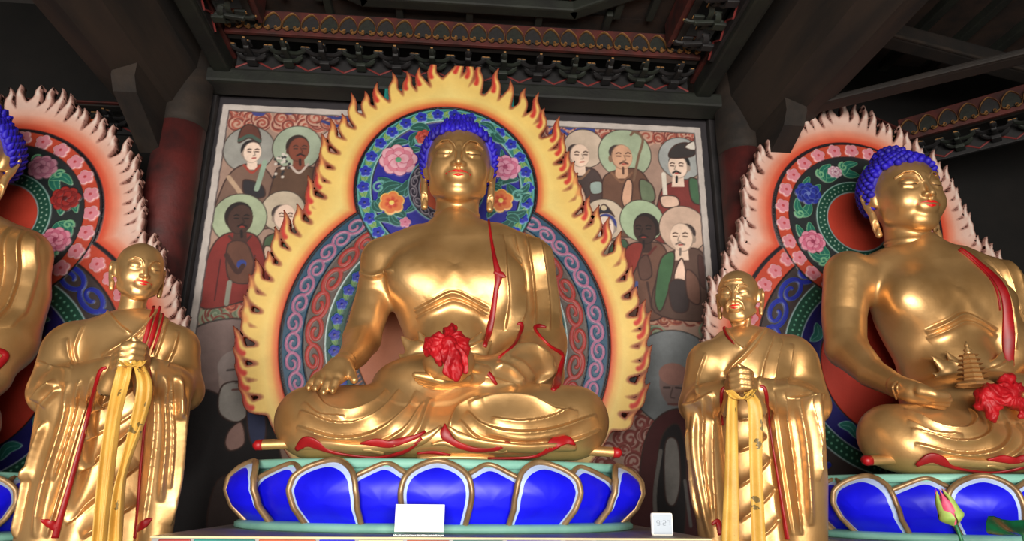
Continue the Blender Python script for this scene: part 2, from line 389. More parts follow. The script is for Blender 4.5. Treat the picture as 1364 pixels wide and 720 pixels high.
# ------------------------------------------------------------ the seated figure, sculpted where the middle one sits
BQ = .0074
SX = 2.70
OFFR = np.array((SX, 0., -.03))
def prR(x, y, Y, r):
    q = pr(x, y, Y, r); return (q[0]-OFFR[0], q[1]-OFFR[1], q[2]-OFFR[2], q[3])
def buddha_field(variant):
    f = Fld((-1.0, -.80, 1.44), (1.0, .50, 3.0), BQ)
    # lap
    f.ell((-.01, -.16, 1.64), (.56, .36, .22), 0)
    f.chain([pr(600, 566, -.40, 40), pr(470, 561, -.40, 48), pr(413, 560, -.38, 46)], .10)
    f.chain([pr(600, 568, -.40, 40), pr(715, 561, -.40, 49), pr(764, 562, -.38, 46)], .10)
    f.chain([pr(420, 578, -.48, 28), pr(500, 577, -.54, 28), pr(590, 580, -.56, 24), pr(690, 575, -.54, 32), pr(760, 578, -.48, 28)], .10)
    f.chain([pr(640, 548, -.50, 24), pr(700, 552, -.50, 28), pr(765, 556, -.42, 32)], .08)
    f.ell(at(600, 508, -.2), (.36, .34, .13), .10)
    # torso
    f.ell(at(603, 500, .0), (.27, .25, .22), .06)
    f.ell(at(600, 445, .02), (.215, .20, .30), .08)
    f.ell(at(605, 385, .03), (.335, .225, .33), .12)
    f.chain([pr(607, 320, .04, 25), pr(560, 325, .04, 27), pr(513, 345, .04, 29)], .10); f.chain([pr(608, 320, .04, 25), pr(660, 324, .04, 28), pr(704, 347, .04, 31)], .10)
    f.ell(at(565, 372, -.09), (.19, .12, .16), .10, rz=.25); f.ell(at(645, 374, -.09), (.19, .12, .16), .10, rz=-.25)
    f.chain([pr(607, 306, .05, 32), pr(607, 334, .03, 40)], .06)
    f.ell(at(604, 460, -.12), (.16, .11, .15), .08)
    # robe over his left shoulder and arm
    f.chain([pr(703, 352, .05, 32), pr(712, 400, .05, 34), pr(714, 455, .0, 38)], .06)
    f.chain([pr(640, 330, -.02, 28), pr(672, 420, -.10, 26), pr(680, 490, -.08, 30)], .08)
    f.chain([pr(712, 462, -.02, 37), pr(700, 482, -.22, 33), pr(668, 495, -.42, 19), pr(650, 498, -.48, 15)], .07)
    f.chain([pr(718, 455, -.05, 32), pr(722, 500, -.10, 30), pr(715, 520, -.16, 30)], .05)
    if variant == 'earth':
        f.chain([pr(512, 350, .04, 29), pr(499, 395, .03, 25), pr(482, 450, -.05, 24)], .05)
        f.chain([pr(482, 452, -.06, 24), pr(473, 470, -.26, 20), pr(459, 486, -.46, 15)], .03)
    else:
        f.chain([prR(1130, 365, .04, 31), prR(1124, 420, .03, 28), prR(1126, 462, -.03, 26)], .05)
        f.chain([prR(1130, 466, -.05, 26), prR(1160, 496, -.26, 20), prR(1198, 516, -.45, 15)], .03)
    # waist sash leaves
    for a, b, r in (((574, 492), (535, 448), 11), ((568, 498), (532, 472), 9), ((580, 486), (558, 442), 8), ((616, 484), (642, 443), 10), ((622, 490), (655, 454), 8)):
        f.chain([pr(a[0], a[1], -.26, 4), pr((a[0]+b[0])/2, (a[1]+b[1])/2, -.25, r+3), pr(b[0], b[1], -.24, 2.5)], .012, .5)
    f.chain([pr(540, 490, -.16, 5), pr(570, 496, -.26, 6), pr(640, 494, -.28, 6)], .02)
    Z = f.ax[2][None, None, :]; f.d = np.maximum(f.d, 1.475-Z)
    V, F = subdiv(*f.mesh(1))
    st, rg, gv = 'step', 'ridge', 'groove'
    L = [([(552, 414), (578, 401), (603, 390), (628, 400), (652, 412)], .020, 6, st), ([(554, 424), (580, 411), (604, 401), (630, 410), (652, 422)], .016, 6, st),
         ([(570, 402), (590, 384), (606, 352)], .004, 9, rg), ([(606, 352), (620, 384), (638, 400)], .004, 9, rg),
         ([(548, 452), (600, 470), (650, 452)], .012, 5, st)]
    for x0, x1, x2, a in ((668, 676, 672, .020), (684, 696, 692, .022), (700, 712, 712, .022), (716, 729, 731, .020), (728, 741, 745, .014)):
        L.append(([(x0, 312), ((x0+x1)/2, 350), (x1, 400), (x2, 440)], a, 5, st))
    # sleeve
    L += [([(668, 478), (690, 465), (714, 464), (731, 480), (730, 500), (716, 512)], .024, 4.5, rg), ([(660, 486), (680, 492), (698, 512)], .020, 4.5, rg), ([(676, 478), (696, 486), (712, 506)], .014, 4, rg),
          ([(640, 500), (665, 506), (690, 516)], .012, 4, st)]
    # lap, his right knee
    L += [([(417, 519), (435, 542), (470, 548), (500, 536), (515, 519)], .022, 5, st), ([(399, 547), (440, 563), (480, 562), (512, 545), (532, 519)], .022, 5, st),
          ([(395, 568), (450, 582), (500, 575), (540, 547), (556, 520)], .020, 5, st), ([(404, 535), (425, 552), (460, 556)], .012, 4, st), ([(500, 592), (540, 570), (565, 535)], .018, 4, st),
          ([(520, 597), (556, 575), (575, 530)], .016, 4, rg)]
    # his left knee and shin
    L += [([(625, 540), (660, 529), (705, 530), (738, 545), (770, 548)], .018, 5, st), ([(622, 548), (645, 567), (690, 575), (740, 570), (795, 552)], .022, 5, st),
          ([(612, 560), (640, 584), (700, 592), (760, 586), (800, 572)], .020, 5, st), ([(655, 556), (690, 561), (730, 556), (762, 543)], .014, 4, st), ([(648, 575), (700, 583), (760, 574)], .010, 4, rg),
          ([(597, 572), (610, 545), (640, 528)], .020, 5, st)]
    if variant != 'earth': L = [q for q in L]
    V = folds(V, F, L)
    # arm band of the undershirt
    if variant == 'earth': V = folds(V, F, [([(478, 362), (497, 368), (524, 358)], .016, 3.5, rg)], .0)
    return V, F
def finger(f, pts, k=.008): f.chain(pts, k)
prD = pr; prRD = prR
def hand_earth():
    DY = -.08; pr = lambda x, y, Y, r: prD(x, y, Y+DY, r)
    f = Fld(at(400, 540, -.54)-[.05, .14, .05], at(490, 470, -.36)+[.06, .16, .06], .0048)
    f.chain([pr(459, 483, -.38, 15.5), pr(454, 491, -.43, 15)], .02)
    f.chain([pr(452, 491, -.44, 13), pr(440, 500, -.47, 11)], .03); f.chain([pr(455, 491, -.44, 13), pr(451, 502, -.49, 10)], .03); f.chain([pr(448, 491, -.43, 12), pr(428, 502, -.45, 8)], .03)
    for a, b, c, d in (((450, 500), (447, 509), (443, 519), -.49), ((440, 500), (436, 511), (431, 521), -.485), ((430, 500), (425, 508), (420, 516), -.465), ((424, 501), (417, 508), (411, 515), -.44)):
        f.chain([pr(*a, d+.02, 6.6), pr(*b, d-.03, 6.3), pr(*c, d-.045, 5.2)], .010)
        e = pr(c[0], c[1]+1, d-.062, 3.0); f.ell(e[:3], (.0105, .006, .013), .003)
    f.chain([pr(460, 490, -.42, 7.5), pr(468, 497, -.46, 6.8), pr(472, 506, -.49, 5.2)], .02)
    return f.mesh(1)
def hand_bowl():
    pr = lambda x, y, Y, r: prD(x, y, Y-.06, r)
    f = Fld(at(535, 530, -.60)-[.02, .14, .03], at(680, 475, -.36)+[.02, .14, .03], .0055)
    f.chain([pr(664, 499, -.38, 14), pr(640, 501, -.45, 14), pr(618, 504, -.50, 11)], .03, 1)
    for i, (x, y, Y) in enumerate(((553, 499, -.60), (556, 504, -.57), (560, 508, -.53), (566, 511, -.49))):
        f.chain([pr(622, 503+i*2.5, Y+.07, 7.5), pr(590, 507+i*2, Y+.01, 6.6), pr(x+12, y+2, Y, 6), pr(x, y, Y, 4.6)], .010)
    f.chain([pr(648, 494, -.46, 8), pr(634, 489, -.52, 7), pr(622, 486, -.55, 5.5)], .02)
    return f.mesh(1)
def hand_flat():
    o = OFFR
    a, b = at(1185, 550, -.5)-o-[.05, .12, .05], at(1275, 500, -.3)-o+[.05, .16, .05]
    prR = lambda x, y, Y, r: prRD(x, y, Y-.08, r)
    f = Fld(a-[0, .1, 0], b, .0055)
    f.chain([prR(1196, 514, -.37, 15), prR(1216, 522, -.45, 15), prR(1230, 526, -.48, 13)], .03)
    for i, (x, y, Y) in enumerate(((1262, 527, -.54), (1264, 532, -.52), (1262, 537, -.49), (1256, 541, -.46))):
        f.chain([prR(1226, 521+i*4, Y+.03, 7), prR(1244, 525+i*4, Y, 6.4), prR(x, y, Y+.01, 4.8)], .010)
    f.chain([prR(1212, 514, -.44, 8), prR(1226, 516, -.5, 6.5), prR(1238, 521, -.53, 5)], .02)
    return f.mesh(1)
def bracelet(a, b, c, Y, rpx, P=pr):
    q = [P(*a, Y[0], 1), P(*b, Y[1], 1), P(*c, Y[2], 1)]; C = cr([p[:3] for p in q], 10)
    return tube(C, rpx*q[1][3], 8)
HB, LB, EB = HEAD_B; CHB = np.array(at(607, 288, .0)); CHB = np.array((.005, .06, 2.875)); SHB = .50
def buddha(name, label, variant, off, src=None):
    t = thing(name, label, 'statue', off)
    V, F = buddha_field(variant); S = Surf(V, F)
    chb = CHB+(np.array((-.05, -.03, -.045)) if variant != 'earth' else 0)
    hv = place(HB[0], chb, SHB, 0, 0.0)
    hands = [hand_earth(), hand_bowl()] if variant == 'earth' else [hand_flat(), hand_bowl()]
    o = (0, 0, 0)
    part('body', *join([(V, F), (hv, HB[1])]+hands), M['gold'], t, o)
    part('lips', place(LB[0], chb, SHB), LB[1], M['lips'], t, o); [part('eye_line', place(v_, chb, SHB), f_, M['eyeline'], t, o) for v_, f_ in EB]
    h = make_hair(variant == 'earth'); part('hair', place(h[0], chb, SHB), h[1], M['hair'], t, o)
    # red edges of the robe
    def st(nm, *L, lift=.004):
        for p in L: part(nm, *S.strip(p, lift, .0045 if nm == 'hem' else .006), M['red'], t, o)
    if variant == 'earth':
        st('robe_border', [(651, 294, 1.5), (654, 318, 2), (659, 345, 3), (664, 368, 5), (661, 385, 3.5), (657, 415, 4), (652, 440, 4.5), (645, 462, 3)], [(658, 362, 2), (668, 366, 4.5), (674, 369, .8)])
    else:
        st('robe_border', [(640, 300, 2), (655, 318, 5), (666, 345, 6), (668, 385, 7), (664, 430, 8), (660, 462, 5)])
        st('robe_border', [(634, 302, 1), (648, 320, 1.2), (657, 345, 1.2), (657, 385, 1.2)])
    st('sleeve_border', [(689, 432, 1), (694, 431, 3), (694, 441, 2.5), (684, 461, 2.2), (664, 477, 1)])
    st('sleeve_border', [(727, 436, 1), (718, 434, 3.2), (712, 437, 2.5), (719, 448, 1.8), (733, 462, 2.4), (749, 472, 4), (746, 490, 5.5), (741, 512, 6), (736, 520, 3)])
    st('cuff', [(634, 490, 1), (643, 490, 2.6), (653, 500, 3.4), (661, 512, 2)])
    st('hem', [(397, 596, 3), (410, 586, 8), (426, 591, 7), (440, 598, 3), (470, 603, 2.4), (505, 605, 2.6), (535, 599, 5), (562, 582, 2.5)], [(481, 587, 1), (498, 587, 5.5), (530, 589, 5), (566, 574, 2)], [(556, 600, 1), (578, 599, 3), (600, 602, 1.2)], lift=.013)
    st('hem', [(594, 566, .8), (593, 577, 7), (603, 587, 5), (632, 596, 4.4), (660, 594, 4.6), (680, 589, 1.4)], [(650, 606, 1.6), (690, 606, 2.6), (716, 603, 4), (734, 592, 8), (752, 587, 7), (764, 589, 1.4)], lift=.013)
    for nm, L in (('hem_fold', [(344, 592, 5), (372, 591, 5.5), (404, 590, 6.5)]), ('hem_fold', [(760, 598, 6), (790, 600, 6), (822, 602, 4.5)])):
        q = [pr(x, y, -.46, r) for x, y, r in L]
        C = np.array([p[:3] for p in q]); C[:, 2] = np.maximum(C[:, 2], 1.48+.022)
        e = part(nm, *sweep(cr(C, 8), np.array([(0, -.3, 1.)]*17), .026, .021, 12), M['gold'], t, o)
        k = C[0] if nm and L[0][0] < 500 else C[-1]; d = C[0]-C[1] if L[0][0] < 500 else C[-1]-C[-2]; d = d/np.linalg.norm(d)
        part('hem_lining', *sweep(np.array([k-d*.02, k+d*.008, k+d*.02]), np.array([(0, -.3, 1.)]*3), [.027, .0265, .014], [.022, .0215, .01], 12), M['red'], e, o)
    # the gold gathers of the skirt along the seat
    G = []
    for L in ([(484, 596, 2), (496, 597, 4.5), (512, 600, 4)], [(650, 597, 4), (668, 598, 4.5), (676, 596, 2)], [(556, 607, 1.5), (590, 606, 3), (640, 607, 3), (660, 608, 1.5)], [(575, 590, 1.5), (592, 588, 4), (606, 593, 2)]): G.append(S.strip(L, .006, .012))
    for L in ([(398, 594, 3), (430, 591, 8), (470, 595, 8), (520, 595, 8), (560, 586, 7), (588, 568, 2)], [(598, 568, 2), (614, 582, 7), (650, 591, 8), (700, 596, 8), (740, 594, 8), (766, 595, 4)]): G.append(S.strip(L, .004, .012))
    for g_ in G: part('skirt_gather', *g_, M['gold'], t, o)
    if variant == 'earth':
        part('bracelet', *bracelet((438, 487), (458, 480.5), (474, 490), (-.49, -.55, -.47), 1.7), M['gold'], t, o)
    else:
        for dx in (0, 6): part('bracelet', *bracelet((1200+dx, 503), (1189+dx, 515), (1194+dx, 531), (-.46, -.53, -.46), 1.4, prR), M['gold'], t, o)
    return t
# ------------------------------------------------------------ the standing monks
def clasped(c, s, yaw):
    f = Fld((-.11, -.12, -.13), (.11, .10, .13), .0052)
    for q in (-1, 1):
        f.ell((q*.040, .015, -.02), (.026, .045, .055), .02, ry=q*.25)
        f.chain([(q*.06, .06, -.10, .036), (q*.045, .03, -.05, .03)], .02)
        for i in range(4):
            z = .030-i*.023+(.010 if q > 0 else 0)
            f.chain([(q*.046, -.012, z+.004, .0125), (q*.036, -.046, z+.010, .0122), (q*.004, -.058-.002*q, z+.014, .0115), (-q*.024, -.048, z+.016, .0095)], .005)
        f.chain([(q*.042, .0, .035, .013), (q*.026, -.028, .058, .012), (-q*.004, -.04, .066+.012*q, .0095)], .008)
    V, F = f.mesh(1); return place(V, c, s, yaw), F
def monk(name, label, kind):
    q = kind == 'young'; f = Fld(*(((-2.05, -1.08, .66), (-.95, -.05, 2.25)) if q else ((.95, -1.08, .66), (2.05, -.05, 2.25))), .0076)
    if q:
        f.chain([pr(155, 560, -.42, 66), pr(140, 700, -.40, 84), pr(110, 880, -.38, 92)], .0, .75)
        f.ell(at(168, 490, -.47), (.20, .15, .26), .06)
        f.chain([pr(104, 457, -.49, 30), pr(177, 442, -.48, 27), pr(234, 458, -.46, 25)], .06)
        f.chain([pr(92, 470, -.49, 34), pr(72, 522, -.54, 30)], .05); f.chain([pr(74, 520, -.56, 30), pr(112, 508, -.70, 27), pr(150, 492, -.80, 19)], .04)
        f.chain([pr(238, 470, -.46, 26), pr(243, 522, -.5, 25)], .05); f.chain([pr(243, 520, -.52, 25), pr(222, 506, -.68, 24), pr(200, 492, -.78, 17)], .04)
        f.chain([pr(92, 522, -.66, 36), pr(78, 620, -.60, 38), pr(56, 740, -.56, 38), pr(30, 860, -.52, 40)], .03, .75)
        f.chain([pr(226, 520, -.64, 28), pr(217, 620, -.58, 26), pr(204, 730, -.55, 22), pr(190, 840, -.52, 20)], .03, .75)
        f.chain([pr(150, 430, -.47, 12), pr(172, 452, -.52, 14), pr(204, 428, -.47, 14)], .03)
        L = []
        for P, a, w, k in (([(138, 492), (120, 540), (100, 620), (74, 712)], .014, 4, 'step'), ([(124, 500), (106, 560), (84, 640), (62, 716)], .020, 4.5, 'step'), ([(108, 505), (96, 560), (72, 640)], .020, 4, 'step'), ([(92, 508), (84, 560), (58, 650), (46, 716)], .022, 4.5, 'ridge'),
             ([(76, 508), (60, 520), (50, 536)], .03, 4, 'ridge'), ([(80, 516), (66, 530), (56, 542)], .018, 3.5, 'ridge'), ([(60, 560), (44, 610), (38, 640)], .02, 4, 'ridge'), ([(40, 620), (28, 680), (20, 716)], .02, 5, 'step'), ([(50, 480), (70, 490), (95, 492)], .016, 4, 'step'),
             ([(206, 492), (208, 560), (200, 640), (190, 712)], .012, 4, 'step'), ([(220, 500), (222, 580), (214, 668)], .022, 3.5, 'ridge'), ([(236, 500), (240, 530), (238, 558)], .024, 4, 'ridge'), ([(228, 505), (231, 580), (226, 650)], .018, 4, 'step'), ([(246, 530), (240, 620), (226, 700)], .02, 5, 'step'),
             ([(90, 450), (92, 470), (96, 490)], .014, 4, 'step'), ([(112, 432), (100, 462), (104, 486)], .012, 4, 'step'), ([(138, 408), (158, 432), (176, 446)], .016, 4, 'step'), ([(216, 408), (180, 448), (136, 476)], .020, 4, 'step'), ([(205, 425), (186, 450), (150, 474)], .008, 3, 'ridge'),
             ([(212, 415), (203, 445), (193, 475)], .012, 3.5, 'step'), ([(224, 420), (216, 450), (206, 478)], .014, 3.5, 'step'), ([(238, 440), (232, 465), (222, 488)], .012, 4, 'step'),
             ([(182, 512), (152, 532), (118, 548)], .024, 5, 'step'), ([(188, 560), (150, 596), (104, 628)], .026, 5, 'step'), ([(186, 618), (142, 652), (86, 698)], .026, 5, 'step'), ([(184, 668), (150, 690), (110, 716)], .024, 5, 'step'), ([(188, 540), (160, 562), (112, 586)], .014, 4, 'step')): L.append((P, a, w, k))
    else:
        f.chain([pr(1000, 560, -.42, 56), pr(1008, 700, -.40, 66), pr(1015, 880, -.38, 72)], .0, .75)
        f.ell(at(998, 500, -.47), (.19, .15, .24), .06)
        f.chain([pr(948, 478, -.48, 24), pr(990, 468, -.48, 25), pr(1052, 472, -.46, 27)], .06)
        f.chain([pr(940, 486, -.48, 25), pr(928, 540, -.52, 22)], .05); f.chain([pr(930, 540, -.54, 22), pr(946, 530, -.68, 21), pr(968, 520, -.76, 16)], .04)
        f.chain([pr(1062, 486, -.46, 28), pr(1078, 538, -.5, 26)], .05); f.chain([pr(1076, 538, -.52, 26), pr(1048, 530, -.68, 24), pr(1012, 518, -.77, 16)], .04)
        f.chain([pr(935, 545, -.62, 24), pr(945, 640, -.58, 24), pr(955, 740, -.55, 22), pr(960, 840, -.52, 20)], .03, .75)
        f.chain([pr(1060, 545, -.64, 36), pr(1068, 640, -.60, 34), pr(1072, 740, -.56, 30), pr(1076, 850, -.52, 28)], .03, .75)
        f.chain([pr(966, 452, -.46, 10), pr(988, 474, -.52, 12), pr(1018, 450, -.46, 13)], .03)
        L = []
        for P, a, w, k in (([(925, 548), (926, 600), (935, 660), (946, 716)], .022, 4, 'ridge'), ([(938, 530), (936, 600), (946, 690)], .018, 4, 'step'), ([(950, 525), (948, 600), (953, 700)], .016, 4, 'step'), ([(908, 540), (925, 536), (950, 522)], .018, 4, 'step'), ([(914, 570), (920, 630), (930, 690)], .014, 4, 'step'),
             ([(1030, 520), (1040, 600), (1056, 712)], .016, 4, 'step'), ([(1044, 522), (1056, 600), (1068, 712)], .022, 4, 'step'), ([(1060, 528), (1072, 590), (1080, 700)], .022, 4, 'ridge'), ([(1078, 530), (1088, 580), (1092, 640)], .022, 4, 'step'), ([(1048, 530), (1075, 528), (1100, 526)], .018, 4, 'step'),
             ([(1030, 516), (1062, 518), (1088, 536), (1094, 600)], .016, 4, 'ridge'),
             ([(965, 430), (978, 456), (992, 466)], .014, 3.5, 'step'), ([(1024, 432), (1000, 466), (966, 498)], .018, 4, 'step'), ([(1016, 440), (992, 470), (962, 504)], .010, 3, 'ridge'), ([(1030, 446), (1018, 480), (1012, 510)], .014, 3.5, 'step'), ([(1042, 450), (1034, 480), (1030, 510)], .014, 3.5, 'step'), ([(1056, 458), (1050, 490), (1046, 515)], .014, 4, 'step'), ([(940, 470), (930, 500), (928, 525)], .012, 4, 'step'),
             ([(1018, 548), (1002, 555), (984, 558)], .018, 4, 'step'), ([(1020, 580), (1004, 592), (984, 600)], .022, 4.5, 'step'), ([(1026, 610), (1006, 632), (984, 648)], .022, 4.5, 'step'), ([(1032, 650), (1008, 676), (986, 694)], .022, 4.5, 'step'), ([(1040, 690), (1014, 714), (990, 730)], .022, 4.5, 'step')): L.append((P, a, w, k))
    V, F = subdiv(*f.mesh(1)); V = folds(V, F, L, .05); S = Surf(V, F)
    base = at(150, 700, -.42) if q else at(1010, 700, -.42)
    off = (base[0], base[1], .66)
    t = thing(name, label, 'statue', off)
    (hv, hf), (lv, lf), eyes = HEAD_Y if q else HEAD_O
    if q: c = np.array(at(179, 401, -.50)); s, yw, pt = .262, math.radians(36), math.radians(2)
    else: c = np.array(at(987, 431, -.50)); s, yw, pt = .255, math.radians(-34), math.radians(2)
    c[1] += .0
    hc = clasped(at(174, 480, -.88) if q else at(987, 512, -.86), 1.0 if q else .95, math.radians(24 if q else -24))
    part('body', *join([(V, F), (place(hv, c, s, yw, pt), hf), hc]), M['gold'], t, off)
    part('lips', place(lv, c, s, yw, pt), lf, M['lips'], t, off); [part('eye_line', place(v_, c, s, yw, pt), f_, M['eyeline'], t, off) for v_, f_ in eyes]
    def st(nm, *Ls):
        for p in Ls: part(nm, *S.strip(p, .002, .0035 if nm == 'sash' else .005), M['red'], t, off)
    if q:
        st('sash', [(205, 408, 1.8), (200, 428, 2.8), (194, 450, 3), (188, 466, 1.8)], [(213, 408, 1.8), (208, 428, 3), (202, 450, 3), (195, 470, 1.8)], [(219, 414, 1), (215, 432, 1.6), (209, 452, 1.8), (202, 472, 1)])
        st('sleeve_border', [(142, 489, 2), (134, 494, 3), (127, 515, 2.6), (114, 565, 3), (97, 630, 3.4), (80, 690, 4), (73, 716, 4.5)], [(54, 692, 1), (64, 696, 5), (76, 702, 6)])
        st('sleeve_border', [(192, 486, 2), (198, 491, 2.6), (199, 515, 2.6), (193, 570, 3), (187, 630, 3), (183, 690, 3.4), (180, 716, 4)], [(203, 690, 1), (195, 695, 5), (184, 704, 5)])
    else:
        st('collar', [(962, 432, 1), (968, 446, 2), (978, 458, 1)])
        st('sleeve_border', [(968, 514, 1.5), (962, 520, 2.4), (961, 540, 2.2), (962, 566, 1.5)], [(948, 698, 1.5), (956, 694, 4), (960, 712, 4)])
        st('sleeve_border', [(1012, 514, 1.5), (1019, 518, 2.6), (1023, 545, 2.6), (1029, 590, 2.8), (1037, 640, 3), (1046, 700, 3.4), (1049, 718, 3.5)])
    return t, S
# ------------------------------------------------------------ painted panels: a grid of points that carry colour and a little relief
class Canvas:
    def __init__(s, u0, v0, u1, v1, h, rgb):
        s.u = np.arange(u0, u1+h, h); s.v = np.arange(v0, v1+h, h); s.h = h; s.u0, s.v0 = u0, v0
        s.c = np.zeros((len(s.v), len(s.u), 3), f4)+np.array(rgb, f4); s.z = np.zeros((len(s.v), len(s.u)), f4)
    def box(s, lo, hi):
        j0, j1 = np.clip([int((lo[0]-s.u0)/s.h)-2, int((hi[0]-s.u0)/s.h)+4], 0, len(s.u)); i0, i1 = np.clip([int((lo[1]-s.v0)/s.h)-2, int((hi[1]-s.v0)/s.h)+4], 0, len(s.v))
        return slice(i0, i1), slice(j0, j1), s.u[None, j0:j1], s.v[i0:i1, None]
    def put(s, I, J, d, rgb, z=None, soft=None, a=1.):
        if d.size == 0: return
        al = np.clip(.5-d/(soft or s.h), 0, 1)*a
        s.c[I, J] += (np.array(rgb, f4)-s.c[I, J])*al[..., None]
        if z is not None: s.z[I, J] += (z-s.z[I, J])*al
    def mask(s, d, rgb, z=None, soft=None, a=1.): s.put(slice(None), slice(None), d, rgb, z, soft, a)
    def disk(s, c, r, rgb, z=None, ry=None, rot=0, soft=None, a=1.):
        ry = ry or r; m = max(r, ry)+(soft or 0)
        I, J, U, V = s.box((c[0]-m, c[1]-m), (c[0]+m, c[1]+m)); x, y = U-c[0], V-c[1]
        if rot: x, y = x*math.cos(rot)+y*math.sin(rot), -x*math.sin(rot)+y*math.cos(rot)
        k = np.sqrt((x/r)**2+(y/ry)**2); s.put(I, J, (k-1)*min(r, ry), rgb, z, soft, a)
    def line(s, P, w, rgb, z=None, a=1., soft=None):   # w: half width, one value or one per point
        P = np.asarray(P, float); w = np.broadcast_to(np.asarray(w, float), len(P)); m = w.max()+(soft or 0)
        I, J, U, V = s.box(P.min(0)-m, P.max(0)+m); d = None
        for p, q, a0, b0 in zip(P[:-1], P[1:], w[:-1], w[1:]):
            e = q-p; t = np.clip(((U-p[0])*e[0]+(V-p[1])*e[1])/(e@e+1e-12), 0, 1)
            k = np.hypot(U-p[0]-t*e[0], V-p[1]-t*e[1])-(a0+t*(b0-a0)); d = k if d is None else np.minimum(d, k)
        s.put(I, J, d, rgb, z, soft, a)
    def poly(s, P, rgb, z=None, a=1., soft=None, edge=None, ew=.003):
        P = np.asarray(P, float); m = (soft or 0)+.01; I, J, U, V = s.box(P.min(0)-m, P.max(0)+m)
        if (I.stop <= I.start) or (J.stop <= J.start): return
        d = np.full((V.shape[0], U.shape[1]), 1e9); ins = np.zeros(d.shape, bool)
        for p, q in zip(P, np.roll(P, -1, 0)):
            e = q-p; t = np.clip(((U-p[0])*e[0]+(V-p[1])*e[1])/(e@e+1e-12), 0, 1)
            d = np.minimum(d, np.hypot(U-p[0]-t*e[0], V-p[1]-t*e[1]))
            c = (V < p[1]) != (V < q[1])
            if p[1] != q[1]: ins ^= c & (U < (q[0]-p[0])*(V-p[1])/(q[1]-p[1])+p[0])
        d = np.where(ins, -d, d); s.put(I, J, d, rgb, z, soft, a)
        if edge is not None: s.put(I, J, np.abs(d)-ew, edge, None)
    def mesh(s, phi, place3, thick=0., sel=None):
        """quads where phi < 0, border points pulled onto the outline; place3(u, v, z) gives 3D. thick adds a rim and a back"""
        nv, nu = s.z.shape; U, V = np.meshgrid(s.u, s.v)
        if phi is not None:
            gv, gu = np.gradient(phi, s.h); g2 = np.maximum(gu*gu+gv*gv, .04); near = np.abs(phi) < .9*s.h
            U = np.where(near, U-phi*gu/g2, U); V = np.where(near, V-phi*gv/g2, V)
            keep = np.where(near, 0, phi) <= 1e-9
            k = keep[:-1, :-1] & keep[1:, :-1] & keep[:-1, 1:] & keep[1:, 1:] & ((phi[:-1, :-1]+phi[1:, :-1]+phi[:-1, 1:]+phi[1:, 1:]) < 0)
        else: k = np.ones((nv-1, nu-1), bool)
        if sel is not None: k &= sel[:-1, :-1]
        I = np.argwhere(k); a = I[:, 0]*nu+I[:, 1]; F = np.stack([a, a+1, a+nu+1, a+nu], 1)
        used = np.unique(F); mp = np.full(nv*nu, -1); mp[used] = np.arange(len(used)); F = mp[F]
        X = place3(U.ravel()[used], V.ravel()[used], s.z.ravel()[used]); C = lin(s.c.reshape(-1, 3)[used]); n = len(X)
        if thick:
            E = np.concatenate([F[:, [i, (i+1) % 4]] for i in range(4)]); key = E[:, 0].astype(np.int64)*n+E[:, 1]; rev = E[:, 1].astype(np.int64)*n+E[:, 0]
            B = E[~np.isin(key, rev)]
            X = np.concatenate([X, X+np.array([0, thick, 0])]); C = np.concatenate([C, C])
            F = np.concatenate([F, np.stack([B[:, 1], B[:, 0], B[:, 0]+n, B[:, 1]+n], 1), F[:, ::-1]+n])
        return X, F, C
def arc(c, r, a0, a1, n=24, ry=None):
    t = np.radians(np.linspace(a0, a1, n)); return np.stack([c[0]+r*np.cos(t), c[1]+(ry or r)*np.sin(t)], 1)
def spiral(c, r, a0, turns, n=22, r1=.15):
    t = np.linspace(0, 1, n); a = a0+turns*2*math.pi*t; k = r*(1-t*(1-r1)); return np.stack([c[0]+k*np.cos(a), c[1]+k*np.sin(a)], 1)
def flower(cv, c, r, petal, mid, edge=None, n=5, rot=0., z=.006, core=None):
    for i in range(n):
        a = rot+2*math.pi*i/n; q = (c[0]+r*.58*math.cos(a), c[1]+r*.58*math.sin(a))
        if edge is not None: cv.disk(q, r*.50, edge, z)
    for i in range(n):
        a = rot+2*math.pi*i/n; q = (c[0]+r*.56*math.cos(a), c[1]+r*.56*math.sin(a)); cv.disk(q, r*.40, petal, z+.002)
        if core is not None: cv.disk((c[0]+r*.34*math.cos(a), c[1]+r*.34*math.sin(a)), r*.2, core, z+.002, soft=r*.2)
    cv.disk(c, r*.2, mid, z+.004)
def peony(cv, c, r, light, midc, dark, rot=0, z=.006, heart=None):
    for ring, k, n in ((1., light, 8), (.72, midc, 7), (.45, light, 5)):
        for i in range(n):
            a = rot+ring*3+2*math.pi*i/n; q = (c[0]+r*ring*.66*math.cos(a), c[1]+r*ring*.55*math.sin(a)); w = r*.36*(.6+.4*ring)
            cv.disk(q, w*1.06, dark, z); cv.disk((q[0]+w*.1*math.cos(a), q[1]+w*.1*math.sin(a)), w*.93, k, z+.001+.002*(1-ring)); cv.disk((q[0]-w*.35*math.cos(a), q[1]-w*.35*math.sin(a)), w*.5, midc, soft=w*.5, a=.6)
    cv.disk(c, r*.16, heart if heart is not None else dark, z+.004)
def leaf(cv, p, q, w, rgb, edge, bend=.2, z=.004):
    p, q = np.array(p), np.array(q); d = q-p; nrm = np.array([-d[1], d[0]]); m = (p+q)/2+nrm*bend
    C = cr([p, m, q], 10); W = w*np.sin(np.linspace(.12, math.pi-.02, len(C)))**.8
    cv.line(C, W+.0045, edge, z); cv.line(C, W, rgb, z); cv.line(C[2:-2], .0015, edge)
